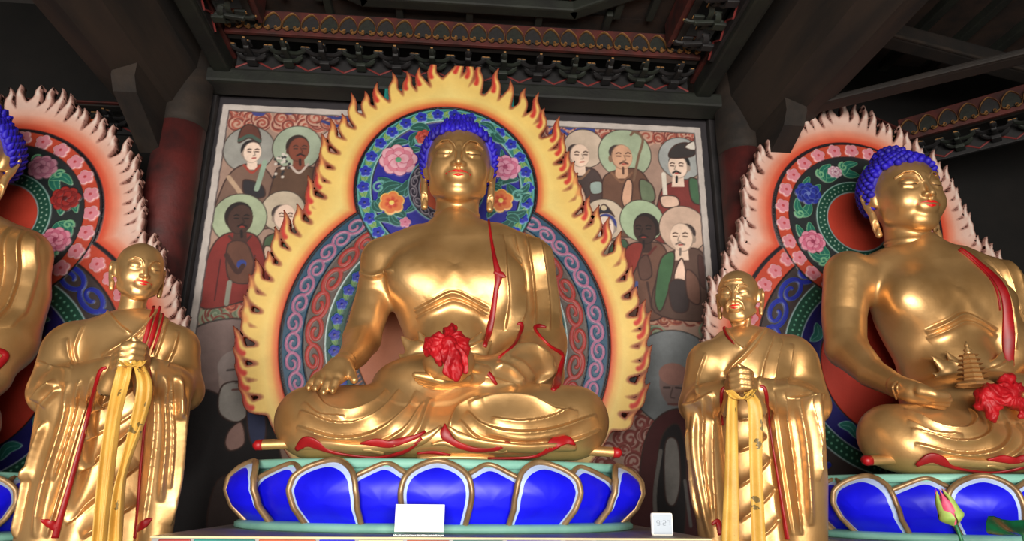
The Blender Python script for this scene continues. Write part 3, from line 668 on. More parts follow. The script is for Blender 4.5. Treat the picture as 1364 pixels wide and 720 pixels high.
def flames(cv, base, contour, rgb, tip, edge, h0, h1, n, seed, bend=1., phi0=None, hollow=None):
    """tongues of fire that leave the contour outwards and lick upwards"""
    R = random.Random(seed); L = np.concatenate([[0], np.cumsum(np.linalg.norm(np.diff(contour, axis=0), axis=1))]); tot = L[-1]; phi = phi0.copy(); marks = []
    cen = contour.mean(0)
    for i in range(n):
        s_ = (i+.5+R.uniform(-.18, .18))/n*tot; k = min(np.searchsorted(L, s_), len(L)-2); p = contour[k]; t = contour[k+1]-contour[k]; t /= np.linalg.norm(t); nr = np.array([-t[1], t[0]])
        if nr@(p-cen) < 0: nr = -nr
        up = np.array([0, 1.]); w = tot/n; h = R.uniform(h0, h1); side = 1 if t@up > 0 else -1
        tg = t*side; top = max(nr[1], 0)
        d1 = nr*.95+tg*.40*(1-top*.8); d2 = nr*.50+tg*.85*(1-top)+up*(.45+.5*top)
        d1 /= np.linalg.norm(d1); d2 /= np.linalg.norm(d2); wob = R.choice((-1, 1))*.16*h if top > .75 else .14*h
        P = cr([p-nr*w*.35, p+d1*h*.42, p+d1*h*.42+d2*h*.38+tg*wob*.5, p+d1*h*.42+d2*h*.75-nr*0], 6)
        W = np.interp(np.linspace(0, 1, len(P)), [0, .3, .6, .85, 1], [w*.60, w*.36, w*.22, w*.10, w*.02])
        I, J, U, V = cv.box(P.min(0)-w, P.max(0)+w); d = None
        for a, b, w0, w1 in zip(P[:-1], P[1:], W[:-1], W[1:]):
            e = b-a; q = np.clip(((U-a[0])*e[0]+(V-a[1])*e[1])/(e@e+1e-12), 0, 1); m = np.hypot(U-a[0]-q*e[0], V-a[1]-q*e[1])-(w0+q*(w1-w0)); d = m if d is None else np.minimum(d, m)
        phi[I, J] = smin(phi[I, J], d, w*.22); marks.append((P, W, R.random()))
    return phi, marks
YM = .56
def pm(x, y, Y=YM): q = at(x, y, Y); return np.array([q[0], q[2]])
def curl_band(cv, pt, n, L, hw, R, w, body, edge, z, ew=.0024):
    """a running scroll along a band of length L and half width hw; pt(s, t) maps place along / across to the panel"""
    m = lambda x, y: pt(x/L, y/hw); st = L/n; lines = []
    for i in range(n):                   # half circles, above and below in turn, each running on into its own coil
        sg = 1 if i % 2 == 0 else -1; t = np.linspace(0, 1, 40); a = sg*(math.pi-t*2*math.pi*1.42)
        k = np.where(t < .35, 1., 1-(t-.35)/.65*.76); c = (i*st+st*.5, -sg*R*.10)
        P = np.array([m(c[0]+st*.5*k_*math.cos(a_), c[1]+R*k_*math.sin(a_)) for a_, k_ in zip(a, k)]); lines.append((P, np.interp(t, [0, .35, 1], [w, w, w*.7])))
    for P, q in lines: cv.line(P, q+ew, edge, z)
    for P, q in lines: cv.line(P, q, body, z+.004)
def halo(center):
    """center: the middle mandorla (fire in yellow); otherwise the orange and pink one of the side figures. panel coordinates are X, Z"""
    hc, hr = (pm(594, 251), 0), 0
    cH = np.array([-.072, 3.225]); rH = .58; cB = np.array([-.027, 2.24]); rB = .985
    cv = Canvas(-1.42, 1.40, 1.36, 4.14, .0042, (0, 0, 0)); U, V = np.meshgrid(cv.u, cv.v)
    dH = np.hypot(U-cH[0], V-cH[1]); dB = np.hypot(U-cB[0], (V-cB[1]))
    mg = .15 if center else .115; big = smin(dH-(rH+mg), dB-(rB+mg-.015), .22); big = smin(big, np.maximum((np.abs(U-cH[0])*.86+(V-(cH[1]+rH+(.275 if center else .20)))*.5)*.9, (cH[1]+.35)-V), .16)
    inner = np.minimum(dH-rH, dB-rB)
    # outline of the fire body, walked from low left over the top to low right
    A = []
    for a in np.linspace(215, -35, 420):
        d = np.array([math.cos(math.radians(a)), math.sin(math.radians(a))]); o = np.array([-.06, 2.45]); r = np.linspace(.3, 2.2, 380)
        x = o[0]+r*d[0]; y = o[1]+r*d[1]
        j = np.clip(((x-cv.u0)/cv.h).astype(int), 0, len(cv.u)-1); i = np.clip(((y-cv.v0)/cv.h).astype(int), 0, len(cv.v)-1)
        k = np.where(big[i, j] < 0)[0]; A.append(o+d*r[k[-1]])
    A = np.array(A); A = A[A[:, 1] > 1.42]
    for _ in range(8): A[1:-1] = (A[:-2]+A[1:-1]*2+A[2:])/4
    if center: phi, marks = flames(cv, None, A, 0, 0, 0, .14, .22, 54, 3, phi0=big)
    else: phi, marks = flames(cv, None, A, 0, 0, 0, .11, .18, 78, 11, phi0=big)
    # ---- colours of the fire
    if center:
        cv.mask(np.full_like(phi, -1.), (255, 226, 136))
        cv.mask(-(big+.05), (255, 214, 118), soft=.10)
        for k, c, s_ in ((.060, (240, 158, 76), .07), (.034, (222, 84, 48), .05), (.012, (180, 50, 44), .025)): cv.mask(inner-k, c, soft=s_)
        for P, W, r in marks:
            cv.line(P[-8:], np.maximum(W[-8:]*.8, .004), (246, 160, 90), soft=.022, a=.85)
            if r < .55: cv.line(P[5:-4]-np.array([.012, .008]), W[5:-4]*.4, (214, 44, 38), soft=.015, a=.9)
        cv.mask(-(phi+.010), (128, 40, 30), soft=.016, a=.85)
    else:
        cv.mask(np.full_like(phi, -1.), (246, 206, 190))
        for k, c, s_ in ((.125, (246, 176, 150), .10), (.07, (238, 110, 76), .09), (.035, (226, 76, 48), .05)): cv.mask(inner-k, c, soft=s_)
        for P, W, r in marks:
            cv.line(P[-10:], np.maximum(W[-10:]*.6, .004), (255, 238, 226), soft=.02, a=.8)
        cv.mask(-(phi+.005), (120, 60, 50), soft=.010, a=.6)
    cv.mask(inner-.012, (28, 22, 30), .004, soft=.008)
    cv.mask(inner, (30, 26, 36), .006)
    def ptB(r0, r1, a0, a1):
        def f(s, t):
            a = math.radians(a0+(a1-a0)*s); r = (r0+r1)/2+t*(r1-r0)/2; return (cB[0]+r*math.cos(a), cB[1]+r*math.sin(a))
        return f
    def ptH(r0, r1, a0, a1):
        def f(s, t):
            a = math.radians(a0+(a1-a0)*s); r = (r0+r1)/2+t*(r1-r0)/2; return (cH[0]+r*math.cos(a), cH[1]+r*math.sin(a))
        return f
    rings = {}
    def ring(name, d, r1, rgb, z, line=None):
        cv.mask(d-r1, rgb, z, soft=cv.h)
        if line is not None: cv.mask(np.abs(d-r1)-.0045, line, z+.003)
    if center:
        ring('scroll_band', dB, rB-.010, (22, 74, 104), .006)
        curl_band(cv, ptB(.865, .965, 232, -52), 38, 4.53, .050, .041, .0070, (176, 104, 140), (226, 186, 204), .010)
        ring('vine_band', dB, .855, (88, 72, 66), .008, (24, 22, 28))
        curl_band(cv, ptB(.735, .85, 232, -52), 24, 3.93, .0575, .045, .0105, (172, 44, 40), (220, 128, 112), .012)
        ring('flower_band', dB, .725, (20, 74, 62), .008, (205, 225, 225))
        f = ptB(.63, .715, 0, 360)
        for i in range(44):
            p = f(i/44, 0); q = f((i+.5)/44, .1); a = 2*math.pi*i/44
            for s_ in (-.35, .35): leaf(cv, f((i+.32)/44, s_), f((i+.68)/44, -s_*.6), .010, (120, 160, 80), (60, 110, 80), .1, .010)
            flower(cv, p, .034, (24, 36, 170), (10, 14, 80), (110, 150, 220), 5, a, .012)
        ring('stripe_band', dB, .615, (26, 46, 80), .006, (24, 22, 28))
        for i in range(150):
            a = 2*math.pi*i/150; cv.line([cB+np.array([math.cos(a), math.sin(a)])*.565, cB+np.array([math.cos(a+.012), math.sin(a+.012)])*.607], .0055, (190, 110, 80))
        ring('center_panel', dB, .555, (214, 122, 80), .004, (24, 22, 28))
        cv.mask(np.hypot((U-cB[0])/1.0, (V-(cB[1]-.18)))-.42, (222, 132, 88), soft=.2); cv.mask(-(dB-.50), (216, 66, 46), soft=.14, a=.0)
        # head ring
        ring('head_ring', dH, rH, (22, 22, 28), .012)
        cv.mask(dH-(rH-.010), (42, 120, 112), .014, soft=cv.h); cv.mask(np.abs(dH-(rH-.018))-.004, (104, 178, 176), .015)
        cv.mask(dH-.487, (150, 200, 196), .014); cv.mask(dH-.479, (20, 22, 30), .010)
        f = ptH(.485, .572, 0, 360)
        for i in range(30):
            p = f((i+.2)/30, 0); a = 2*math.pi*i/30
            for s_ in (-.5, .5): leaf(cv, f((i+.52)/30, s_), f((i+.90)/30, s_*.1), .010, (150, 178, 84), (70, 140, 110), .2*s_, .018)
            flower(cv, p, .040, (26, 40, 176), (12, 16, 90), (120, 176, 226), 5, a, .018)
        cv.mask(dH-.472, (22, 18, 150), .008, soft=cv.h)
        grn, ge = (16, 84, 74), (104, 168, 160)
        R = random.Random(5)
        for px, py, qx, qy, w in ((505, 238, 523, 262, .05), (548, 240, 526, 258, .06), (505, 262, 535, 246, .05), (500, 280, 520, 262, .03), (548, 196, 562, 178, .045), (520, 200, 545, 190, .04), (548, 172, 572, 176, .05), (500, 292, 532, 300, .05), (536, 300, 520, 284, .035), (556, 260, 540, 284, .03),
                                  (700, 262, 676, 246, .05), (664, 246, 690, 240, .05), (690, 230, 668, 200, .035), (672, 190, 656, 172, .045), (684, 292, 660, 304, .05), (700, 282, 676, 284, .04), (660, 262, 668, 244, .04), (704, 246, 688, 256, .03), (650, 290, 664, 280, .03), (640, 165, 660, 178, .03), (545, 205, 560, 200, .035), (540, 262, 556, 250, .03), (508, 282, 498, 268, .035), (525, 285, 540, 290, .04), (696, 270, 706, 260, .03), (676, 290, 690, 296, .04), (655, 250, 668, 256, .03)):
            leaf(cv, pm(px, py), pm(qx, qy), w*.62, grn, ge, .18, .012)
        for px, py in ((560, 188), (650, 184), (505, 250), (690, 262)): cv.line(spiral(pm(px, py), .045, 1.0, 1.2), .007, ge, .012)
        peony(cv, pm(531, 214), .120, (238, 176, 190), (224, 132, 152), (196, 96, 120), .3, .014, (90, 160, 120)); peony(cv, pm(673, 224), .098, (232, 160, 186), (214, 116, 150), (170, 70, 110), .1, .014)
        peony(cv, pm(566, 184), .06, (206, 84, 66), (180, 60, 50), (120, 30, 30), .2, .014)
        for q in ((522, 271), (667, 268)): flower(cv, pm(*q), .078, (232, 128, 66), (250, 220, 110), (248, 196, 110), 6, .4, .014, (206, 70, 40))
        flower(cv, pm(540, 297), .035, (222, 130, 160), (190, 80, 110), (236, 190, 205), 5, .2, .014)
        ring('inner_ring', dH, .245, (48, 40, 58), .010, (120, 170, 176))
        curl_band(cv, ptH(.180, .240, 0, 360), 18, 1.32, .03, .022, .004, (150, 140, 150), (90, 80, 96), .013, .002)
        ring('head_panel', dH, .175, (222, 96, 58), .006, (150, 150, 160))
    else:
        org = (206, 74, 48)
        ring('rosette_band', dB, rB-.012, org, .006)
        f = ptB(.84, .965, 0, 360)
        for i in range(46): flower(cv, f((i+.5)/46, 0), .046, (228, 138, 150), (200, 70, 80), (244, 190, 194), 5, i, .012)
        ring('wave_band', dB, .835, (64, 52, 52), .008, (30, 24, 28))
        curl_band(cv, ptB(.675, .83, 232, -52), 20, 3.73, .078, .058, .013, (26, 40, 160), (110, 140, 214), .012)
        ring('leaf_band', dB, .665, (22, 80, 62), .008, (160, 190, 190))
        for i in range(110):
            for r in (.59, .63): cv.disk(cB+r*np.array([math.cos(2*math.pi*(i+(r > .61)*.5)/110), math.sin(2*math.pi*(i+(r > .61)*.5)/110)]), .007, (120, 190, 160))
        ring('cloud_band', dB, .565, (22, 20, 110), .006, (150, 170, 190))
        for i in range(14):
            a = 2*math.pi*i/14; q = cB+.50*np.array([math.cos(a), math.sin(a)]); leaf(cv, q-.06*np.array([-math.sin(a), math.cos(a)]), q+.06*np.array([-math.sin(a), math.cos(a)]), .028, (30, 120, 110), (130, 190, 190), .25, .010)
        ring('center_panel', dB, .43, (196, 58, 40), .004, (24, 22, 28))
        cv.mask(dH-rH, (28, 22, 28), .012); cv.mask(dH-(rH-.012), org, .012, soft=cv.h)
        f = ptH(.47, .575, 0, 360)
        for i in range(26): flower(cv, f((i+.3)/26, 0), .048, (230, 142, 156), (200, 70, 80), (246, 196, 200), 5, i, .017)
        cv.mask(dH-.480, (44, 34, 38), .008); cv.mask(dH-.470, (34, 40, 42), .008)
        grn, ge = (26, 110, 92), (126, 186, 140)
        for i in range(14):
            a = 2*math.pi*(i+.5)/14; d = np.array([math.cos(a), math.sin(a)]); t = np.array([-d[1], d[0]])
            leaf(cv, cH+d*.34-t*.05, cH+d*.43+t*.06, .030, grn, ge, .25, .012); leaf(cv, cH+d*.43-t*.05, cH+d*.34+t*.05, .024, grn, ge, -.25, .012)
            cv.line(spiral(cH+d*.40+t*.05, .035, a, 1.2), .006, ge, .012)
        for a, c in ((205, 'p'), (150, 'b'), (108, 'w'), (62, 'm'), (20, 'r'), (-22, 'p'), (-70, 'm'), (250, 'p')):
            q = cH+.375*np.array([math.cos(math.radians(a)), math.sin(math.radians(a))])
            k = dict(p=((234, 150, 172), (216, 110, 140), (160, 60, 90)), b=((36, 50, 160), (24, 34, 130), (110, 130, 200)), w=((226, 196, 204), (210, 160, 176), (150, 100, 120)), m=((206, 140, 160), (184, 110, 136), (140, 76, 100)), r=((166, 40, 34), (140, 28, 26), (90, 16, 18)))[c]
            peony(cv, q, .088 if c != 'w' else .05, *k, rot=a, z=.014)
        cv.mask(dH-.285, (20, 78, 60), .010, soft=cv.h); cv.mask(np.abs(dH-.285)-.004, (150, 190, 180), .012)
        for i in range(46):
            for r in (.235, .262): cv.disk(cH+r*np.array([math.cos(2*math.pi*(i+(r > .25)*.5)/46), math.sin(2*math.pi*(i+(r > .25)*.5)/46)]), .0055, (170, 200, 180))
        ring('head_panel', dH, .212, (206, 66, 44), .006, (160, 180, 180))
    out = {}
    def sel(d, r0, r1, rest=None):
        k = (d > r0) & (d <= r1)
        return k if rest is None else k & rest
    offH = dH > rH
    names = [('flame_border', (inner > 0)), ('outer_scroll_band', sel(dB, .855, rB, offH)), ('middle_vine_band', sel(dB, .725, .855, offH)), ('inner_flower_band', sel(dB, .555, .725, offH)), ('back_panel', sel(dB, -1, .555, offH)),
             ('halo_ring', sel(dH, .483, rH)), ('halo_flower_field', sel(dH, .245, .483)), ('halo_inner_ring', sel(dH, .175, .245)), ('halo_disc', sel(dH, -1, .175))]
    if not center: names = [('flame_border', (inner > 0)), ('outer_rosette_band', sel(dB, .835, rB, offH)), ('middle_wave_band', sel(dB, .665, .835, offH)), ('inner_leaf_band', sel(dB, .565, .665, offH)), ('back_panel', sel(dB, -1, .565, offH)), ('halo_rosette_ring', sel(dH, .475, rH)), ('halo_flower_field', sel(dH, .285, .475)), ('halo_inner_ring', sel(dH, .212, .285)), ('halo_disc', sel(dH, -1, .212))]
    for nm, k in names:
        out[nm] = cv.mesh(phi, lambda u, v, z: np.stack([u, YM-z-(.02 if nm == 'flame_border' else 0)*0, v], 1), .06 if nm == 'flame_border' else 0., k)
    return out
M['paint'] = paint_mat('enamel_paint', .5, .10, tone=.74)
if 'wood' not in M: M['wood'] = None
def mandorla(name, label, center, off, group=None):
    t = thing(name, label, 'mandorla', (off[0], YM, 1.2))
    for nm, (V, F, C) in halo(center).items():
        part(nm, V+np.array([off[0], off[1], off[2]]), F, M['paint'], t, (off[0], YM, 1.2), True, col=C)
    V, F = boxm((off[0], YM+.075, 1.205+off[2]*0+.24), (1.3, .05, .5)); part('support', V, F, M['wood'], t, (off[0], YM, 1.2), False)
    return t
YW = 1.10
def px(*P): return np.array([(lambda q: (q[0], q[2]))(at(x, y, YW)) for x, y in P])
def p1(x, y): return px((x, y))[0]
PX = .00545                                              # about one photograph pixel on this wall
def mural():
    cv = Canvas(-1.80, .95, 1.92, 4.14, .0055, (150, 122, 108)); R = random.Random(4)
    red, pale = (140, 70, 58), (176, 150, 132)
    def clouds(cx, cy, r, n, a=(150, 74, 58), b=(186, 156, 132)):
        for i in range(n):
            q = (cx+R.uniform(-r, r), cy+R.uniform(-r*.45, r*.45)); k = R.uniform(8, 15)
            c = p1(*q); cv.disk(c, k*PX, b); cv.line(spiral(c, k*PX*.95, R.uniform(0, 6), R.choice((-1.6, 1.6)), 26), PX*1.5, a)
            cv.line(spiral(c, k*PX*.95, R.uniform(0, 6), R.choice((-1, 1)), 20, .6), PX*1.1, (110, 52, 46))
    for x in range(300, 960, 15): clouds(x, 158+(x-300)*.042, 16, 3, (150, 78, 64), (178, 140, 122))
    for q in ((300, 142), (345, 150), (385, 148), (470, 156)): cv.disk(p1(*q), 9*PX, (58, 60, 120), ry=6*PX)
    for y0 in (152, 162): cv.line(cr(px((430, y0), (450, y0+6), (468, y0-2), (490, y0+6)), 6), 2.2*PX, (50, 54, 110))
    for y in range(420, 640, 18):
        for x in range(800, 890, 18): clouds(x, y, 10, 1, (128, 62, 58), (168, 136, 126))
    for x in range(280, 400, 16): clouds(x, 418, 12, 2, (96, 104, 84), (128, 134, 112))
    for x in range(860, 960, 14): clouds(x, 420, 12, 2, (140, 78, 60), (172, 132, 112))
    for q in ((310, 405), (330, 395), (350, 390), (335, 412)): clouds(q[0], q[1], 8, 1, (150, 70, 56), (178, 120, 98))
    for q in ((285, 420), (300, 428), (870, 450), (950, 440)): clouds(q[0], q[1], 8, 2, (86, 98, 78), (122, 130, 108))
    def body(P, c, e=(58, 38, 34)):
        cv.poly(cr(px(*P), 6, True), c, edge=e, ew=.9*PX)
    def fold(P, c, w=.9): cv.line(cr(px(*P), 6), w*PX, c)
    def fig(hc, hr, hal, head, hw, skin, robe, robe_c, hair=None, turn=1, beard=None, collar=None, brow=(60, 40, 34), bald=False):
        if hr: cv.disk(p1(*hc), hr*PX, (62, 52, 46)); cv.disk(p1(*hc), (hr-1.2)*PX, hal)
        body(robe, robe_c)
        x, y = head; hh = hw*1.28; dk = tuple(int(v*.66) for v in skin)
        cv.poly(px((x-hw*.5, y+hh*.5), (x+hw*.5, y+hh*.5), (x+hw*.6, y+hh*1.5), (x-hw*.6, y+hh*1.5)), skin)
        if hair: cv.disk(p1(x-turn*hw*.12, y-hh*.22), hw*1.10*PX, hair, ry=hh*.95*PX)
        if bald: cv.disk(p1(x-turn*hw*.42, y-hh*.30), hw*.78*PX, (60, 48, 46), ry=hh*.62*PX)
        cv.disk(p1(x-turn*hw*.98, y+hh*.12), hw*.22*PX, dk, ry=hh*.27*PX)
        cv.disk(p1(x, y), hw*PX, dk, ry=hh*PX); cv.disk(p1(x+turn*hw*.04, y), (hw-.8)*PX, skin, ry=(hh-.8)*PX)
        for s in (-.28, .55):
            ex = x+turn*hw*s; ey = y-hh*.06
            fold([(ex-hw*.2, ey-hh*.17), (ex, ey-hh*.23), (ex+hw*.2, ey-hh*.17)], brow, .8); fold([(ex-hw*.17, ey), (ex+hw*.16, ey+hh*.02)], brow, .8)
        fold([(x+turn*hw*.2, y-hh*.1), (x+turn*hw*.34, y+hh*.22), (x+turn*hw*.12, y+hh*.28)], dk, .7)
        fold([(x-hw*.10+turn*hw*.15, y+hh*.50), (x+hw*.25+turn*hw*.15, y+hh*.48)], (150, 50, 44), .9)
        if beard: 
            fold([(x-hw*.32+turn*hw*.16, y+hh*.46), (x+turn*hw*.16, y+hh*.36), (x+hw*.38+turn*hw*.16, y+hh*.48)], beard, 1.2); fold([(x+turn*hw*.12, y+hh*.75), (x+turn*hw*.14, y+hh*1.15)], beard, 1.6)
        if collar:
            fold([(x-hw*.9, y+hh*1.1), (x, y+hh*1.75), (x+hw*.9, y+hh*1.1)], collar, 1.6)
    # ---- left of the middle figure
    fig((450, 195), 27, (176, 150, 140), (452, 200), 13, (190, 140, 124), [(430, 222), (470, 222), (478, 300), (420, 300)], (120, 80, 70))
    cv.disk(p1(424, 272), 22*PX, (112, 118, 128)); cv.disk(p1(426, 274), 15*PX, (176, 150, 132)); body([(408, 262), (424, 254), (440, 264), (436, 270), (412, 270)], (62, 82, 60))
    fig((332, 199), 34, (140, 138, 132), (336, 203), 12, (222, 196, 178), [(318, 222), (350, 222), (372, 258), (376, 300), (290, 300), (296, 250)], (110, 84, 72), (34, 28, 30), 1, collar=(150, 60, 48))
    body([(318, 190), (322, 172), (332, 166), (344, 172), (347, 190), (332, 184)], (92, 52, 42)); fold([(319, 187), (333, 181), (346, 188)], (66, 84, 74), 2.4)
    body([(325, 240), (348, 246), (352, 262), (328, 262)], (40, 36, 40)); fold([(342, 252), (350, 226), (353, 216)], (132, 150, 132), 3.2); fold([(305, 236), (322, 262), (318, 290)], (168, 140, 116), 3)
    fig((396, 197), 33, (146, 156, 136), (398, 199), 14, (118, 62, 46), [(380, 222), (412, 222), (436, 236), (440, 300), (360, 300), (366, 232)], (84, 60, 46), (44, 32, 28), 1, (40, 26, 24), (176, 160, 150))
    for i in range(26): cv.disk(p1(R.uniform(364, 386), R.uniform(205, 238)), 2.0*PX, R.choice([(196, 186, 176), (44, 42, 44)]))
    body([(416, 240), (422, 214), (430, 210), (434, 244), (424, 250)], (112, 58, 48))
    fig((377, 281), 29, (176, 160, 140), (379, 289), 14, (212, 184, 166), [(362, 312), (398, 312), (404, 350), (396, 400), (350, 400), (350, 330)], (66, 84, 60), None, 1, None, (90, 70, 60), bald=True)
    body([(352, 330), (364, 332), (368, 356), (354, 362)], (190, 160, 140))
    fig((319, 291), 35, (150, 160, 132), (320, 292), 16, (66, 44, 38), [(300, 312), (338, 312), (352, 340), (360, 392), (330, 400), (266, 408), (278, 340)], (116, 40, 36), (34, 26, 26), 1, (30, 22, 22), (70, 40, 36), (24, 18, 18))
    body([(304, 326), (330, 326), (340, 372), (306, 372)], (92, 58, 46)); cv.disk(p1(322, 352), 6*PX, (48, 62, 130)); fold([(302, 340), (316, 362), (324, 354)], (60, 36, 32), 3); fold([(334, 384), (340, 340)], (66, 32, 32)); fold([(286, 400), (294, 346)], (74, 26, 26)); fold([(306, 376), (302, 404)], (130, 128, 116), 3)
    # the large seated elder, low on the left
    cv.poly(np.concatenate([px((240, 720), (240, 520))[:0], arc(p1(300, 520), 88*PX, 0, 360, 60)]), (122, 102, 98), edge=(52, 46, 44), ew=PX)
    body([(250, 560), (268, 520), (300, 528), (330, 530), (362, 560), (378, 720), (226, 720), (234, 620)], (26, 22, 24))
    cv.disk(p1(316, 500), 21*PX, (150, 132, 126), ry=30*PX); cv.disk(p1(314, 488), 21*PX, (140, 126, 122), ry=20*PX); body([(298, 512), (336, 512), (334, 545), (316, 562), (292, 548)], (150, 144, 138))
    for s in (-8, 9): fold([(316+s-5, 493), (316+s+5, 492)], (70, 60, 58), 1.2)
    fold([(318, 494), (322, 508), (314, 510)], (108, 92, 88)); fold([(310, 519), (324, 518)], (110, 70, 66), 1.2); cv.disk(p1(320, 484), 5*PX, (120, 64, 60), ry=3*PX)
    body([(306, 572), (322, 562), (326, 590), (308, 600), (300, 590)], (150, 118, 110)); cv.disk(p1(338, 572), 6*PX, (150, 150, 150)); cv.disk(p1(338, 572), 4*PX, (40, 44, 70))
    body([(330, 540), (352, 548), (352, 590), (334, 588)], (52, 58, 88)); body([(290, 640), (340, 640), (350, 720), (280, 720)], (64, 52, 50))
    # ---- right of the middle figure
    for k in range(5): cv.line(cr(px((732, 205-k*9), (746, 190-k*8), (758, 196-k*8), (772, 184-k*6), (790, 176-k*2)), 6), (2.6-.2*k)*PX, (44, 56, 122))
    fig((778, 198), 30, (182, 162, 144), (772, 207), 14, (214, 186, 166), [(752, 226), (792, 226), (806, 260), (804, 300), (742, 300), (740, 250)], (66, 52, 50), None, 1, None, (120, 90, 70), bald=True)
    body([(742, 226), (754, 214), (760, 240), (748, 260)], (46, 56, 110)); body([(752, 250), (764, 236), (780, 262), (772, 290), (754, 282)], (196, 160, 138)); body([(786, 244), (800, 242), (802, 256), (788, 258)], (132, 146, 140))
    fig((832, 205), 38, (150, 162, 136), (828, 209), 15, (190, 146, 118), [(808, 232), (850, 226), (870, 262), (864, 310), (806, 310), (802, 260)], (96, 66, 52), None, 1, (80, 54, 44), (120, 84, 64), bald=True)
    fold([(844, 240), (850, 210), (856, 186), (846, 176), (840, 180)], (112, 84, 66), 1.8); body([(828, 262), (834, 240), (842, 244), (840, 270), (832, 276)], (196, 152, 126)); body([(852, 240), (868, 246), (872, 266), (856, 270)], (96, 108, 84))
    fig((907, 211), 33, (146, 148, 146), (903, 222), 14, (214, 188, 170), [(888, 246), (924, 240), (938, 262), (940, 320), (872, 320), (876, 270)], (112, 46, 42), (30, 28, 30), -1, (28, 24, 24))
    body([(892, 210), (896, 196), (912, 190), (926, 196), (922, 208)], (48, 42, 42)); body([(912, 196), (924, 188), (926, 200)], (198, 190, 180)); body([(918, 238), (934, 244), (938, 270), (922, 268)], (62, 92, 66)); fold([(886, 262), (884, 232)], (206, 196, 182), 3.2); body([(880, 262), (900, 262), (904, 274), (884, 276)], (204, 170, 150))
    fig((805, 292), 30, (184, 166, 146), (806, 303), 13, (218, 196, 180), [(792, 322), (820, 322), (836, 350), (834, 400), (780, 400), (784, 350)], (150, 130, 110), (46, 54, 118), -1)
    body([(794, 290), (804, 272), (818, 288), (812, 284), (800, 284)], (40, 40, 50)); cv.disk(p1(804, 277), 4*PX, (190, 170, 140))
    body([(812, 330), (834, 320), (840, 360), (826, 400), (812, 380)], (60, 84, 62))
    fig((855, 294), 31, (150, 166, 136), (859, 306), 16, (58, 40, 36), [(838, 330), (878, 324), (890, 352), (884, 420), (836, 420), (826, 372)], (98, 68, 56), (36, 28, 28), -1, (30, 22, 22), (90, 40, 36), (24, 18, 18))
    body([(826, 360), (836, 328), (856, 326), (846, 360), (834, 372)], (130, 48, 40)); body([(850, 350), (862, 340), (868, 366), (854, 372)], (84, 58, 50)); fold([(846, 400), (848, 376)], (70, 80, 130), 2); fold([(862, 376), (868, 410)], (62, 42, 38), 1.5)
    fig((910, 305), 34, (184, 156, 138), (908, 316), 16, (212, 184, 164), [(888, 338), (930, 332), (946, 368), (952, 424), (872, 416), (878, 360)], (84, 62, 54), None, -1, (110, 96, 88), bald=True)
    body([(872, 396), (880, 346), (898, 338), (892, 380), (880, 414)], (60, 92, 62)); body([(898, 366), (908, 344), (914, 372), (902, 378)], (216, 182, 162)); body([(892, 376), (914, 376), (916, 412), (896, 412)], (52, 42, 42)); fold([(934, 346), (942, 352)], (70, 80, 130), 2); body([(930, 340), (944, 356), (950, 384), (934, 380)], (70, 44, 40)); body([(914, 360), (930, 372), (932, 404), (916, 396)], (104, 72, 60))
    # the large seated monk, low on the right
    cv.disk(p1(900, 503), 62*PX, (50, 48, 48)); cv.disk(p1(900, 503), 60.5*PX, (112, 116, 118))
    body([(858, 590), (876, 556), (906, 544), (940, 560), (960, 620), (964, 730), (846, 730), (850, 650)], (70, 30, 32)); body([(882, 580), (904, 566), (914, 620), (908, 730), (876, 730), (874, 640)], (30, 26, 28))
    cv.disk(p1(897, 512), 18*PX, (118, 96, 92), ry=27*PX); cv.disk(p1(897, 498), 19*PX, (140, 100, 90), ry=14*PX); fold([(884, 516), (892, 516)], (60, 48, 46), 1.2); fold([(900, 516), (908, 517)], (60, 48, 46), 1.2); fold([(896, 516), (893, 528), (898, 530)], (84, 66, 62)); fold([(890, 538), (902, 538)], (100, 60, 56), 1.2)
    body([(886, 590), (902, 588), (906, 640), (898, 672), (886, 660)], (120, 116, 112)); fold([(880, 600), (872, 660), (876, 715)], (104, 100, 96), 2.4); fold([(912, 640), (920, 700)], (96, 92, 90), 2)
    # worn white rim
    U, V = np.meshgrid(cv.u, cv.v); a, b = px((305, 145))[0], px((925, 170))[0]
    wv = .0012*np.sin(V*31)+.0012*np.sin(V*77+U*40)
    d = np.minimum(np.minimum(U-(a[0]-.045), (b[0]+.045)-U), (a[1]+.035)-V)+wv
    cv.mask(d-.05, (176, 166, 160), .003); cv.mask(np.abs(d-.05)-.004, (70, 60, 60))
    cv.mask(d-.0, (40, 36, 40), .0)
    return cv.mesh(None, lambda u, v, z: np.stack([u, YW-.004-z, v], 1))
M['mural'] = paint_mat('mural_pigment', .75, .16, 7., .2, tone=1.28)
M['panelred'] = mat('red_panel_paint', (150, 40, 32), .5, var=.1)
M['wood'] = mat('old_dark_timber', (30, 22, 17), .75, rgb2=(14, 11, 10), scale=5, bump=.3, bscale=18, stretch=(1, .25, 1))
M['beam'] = mat('smoked_beam_timber', (44, 33, 25), .8, rgb2=(17, 14, 12), scale=2.6, bump=.3, bscale=14, stretch=(2, .35, 2))
M['green'] = mat('dark_green_beam_paint', (24, 28, 20), .7, rgb2=(12, 13, 10), scale=5, bump=.2)
M['green2'] = mat('bracket_green_paint', (32, 38, 30), .65, rgb2=(18, 18, 17), scale=9)
M['blueish'] = mat('bracket_dark_paint', (27, 25, 27), .65, rgb2=(16, 14, 15), scale=9)
M['redboard'] = mat('dull_red_board', (80, 24, 17), .7, rgb2=(44, 15, 12), scale=8)
M['outline'] = mat('pinkish_outline', (120, 44, 42), .6, var=.1)
M['brass'] = mat('faded_gold_line', (160, 116, 68), .5, .2, var=.15)
M['panel'] = mat('coffer_panel_wood', (44, 29, 21), .75, rgb2=(22, 15, 12), scale=6, bump=.2)
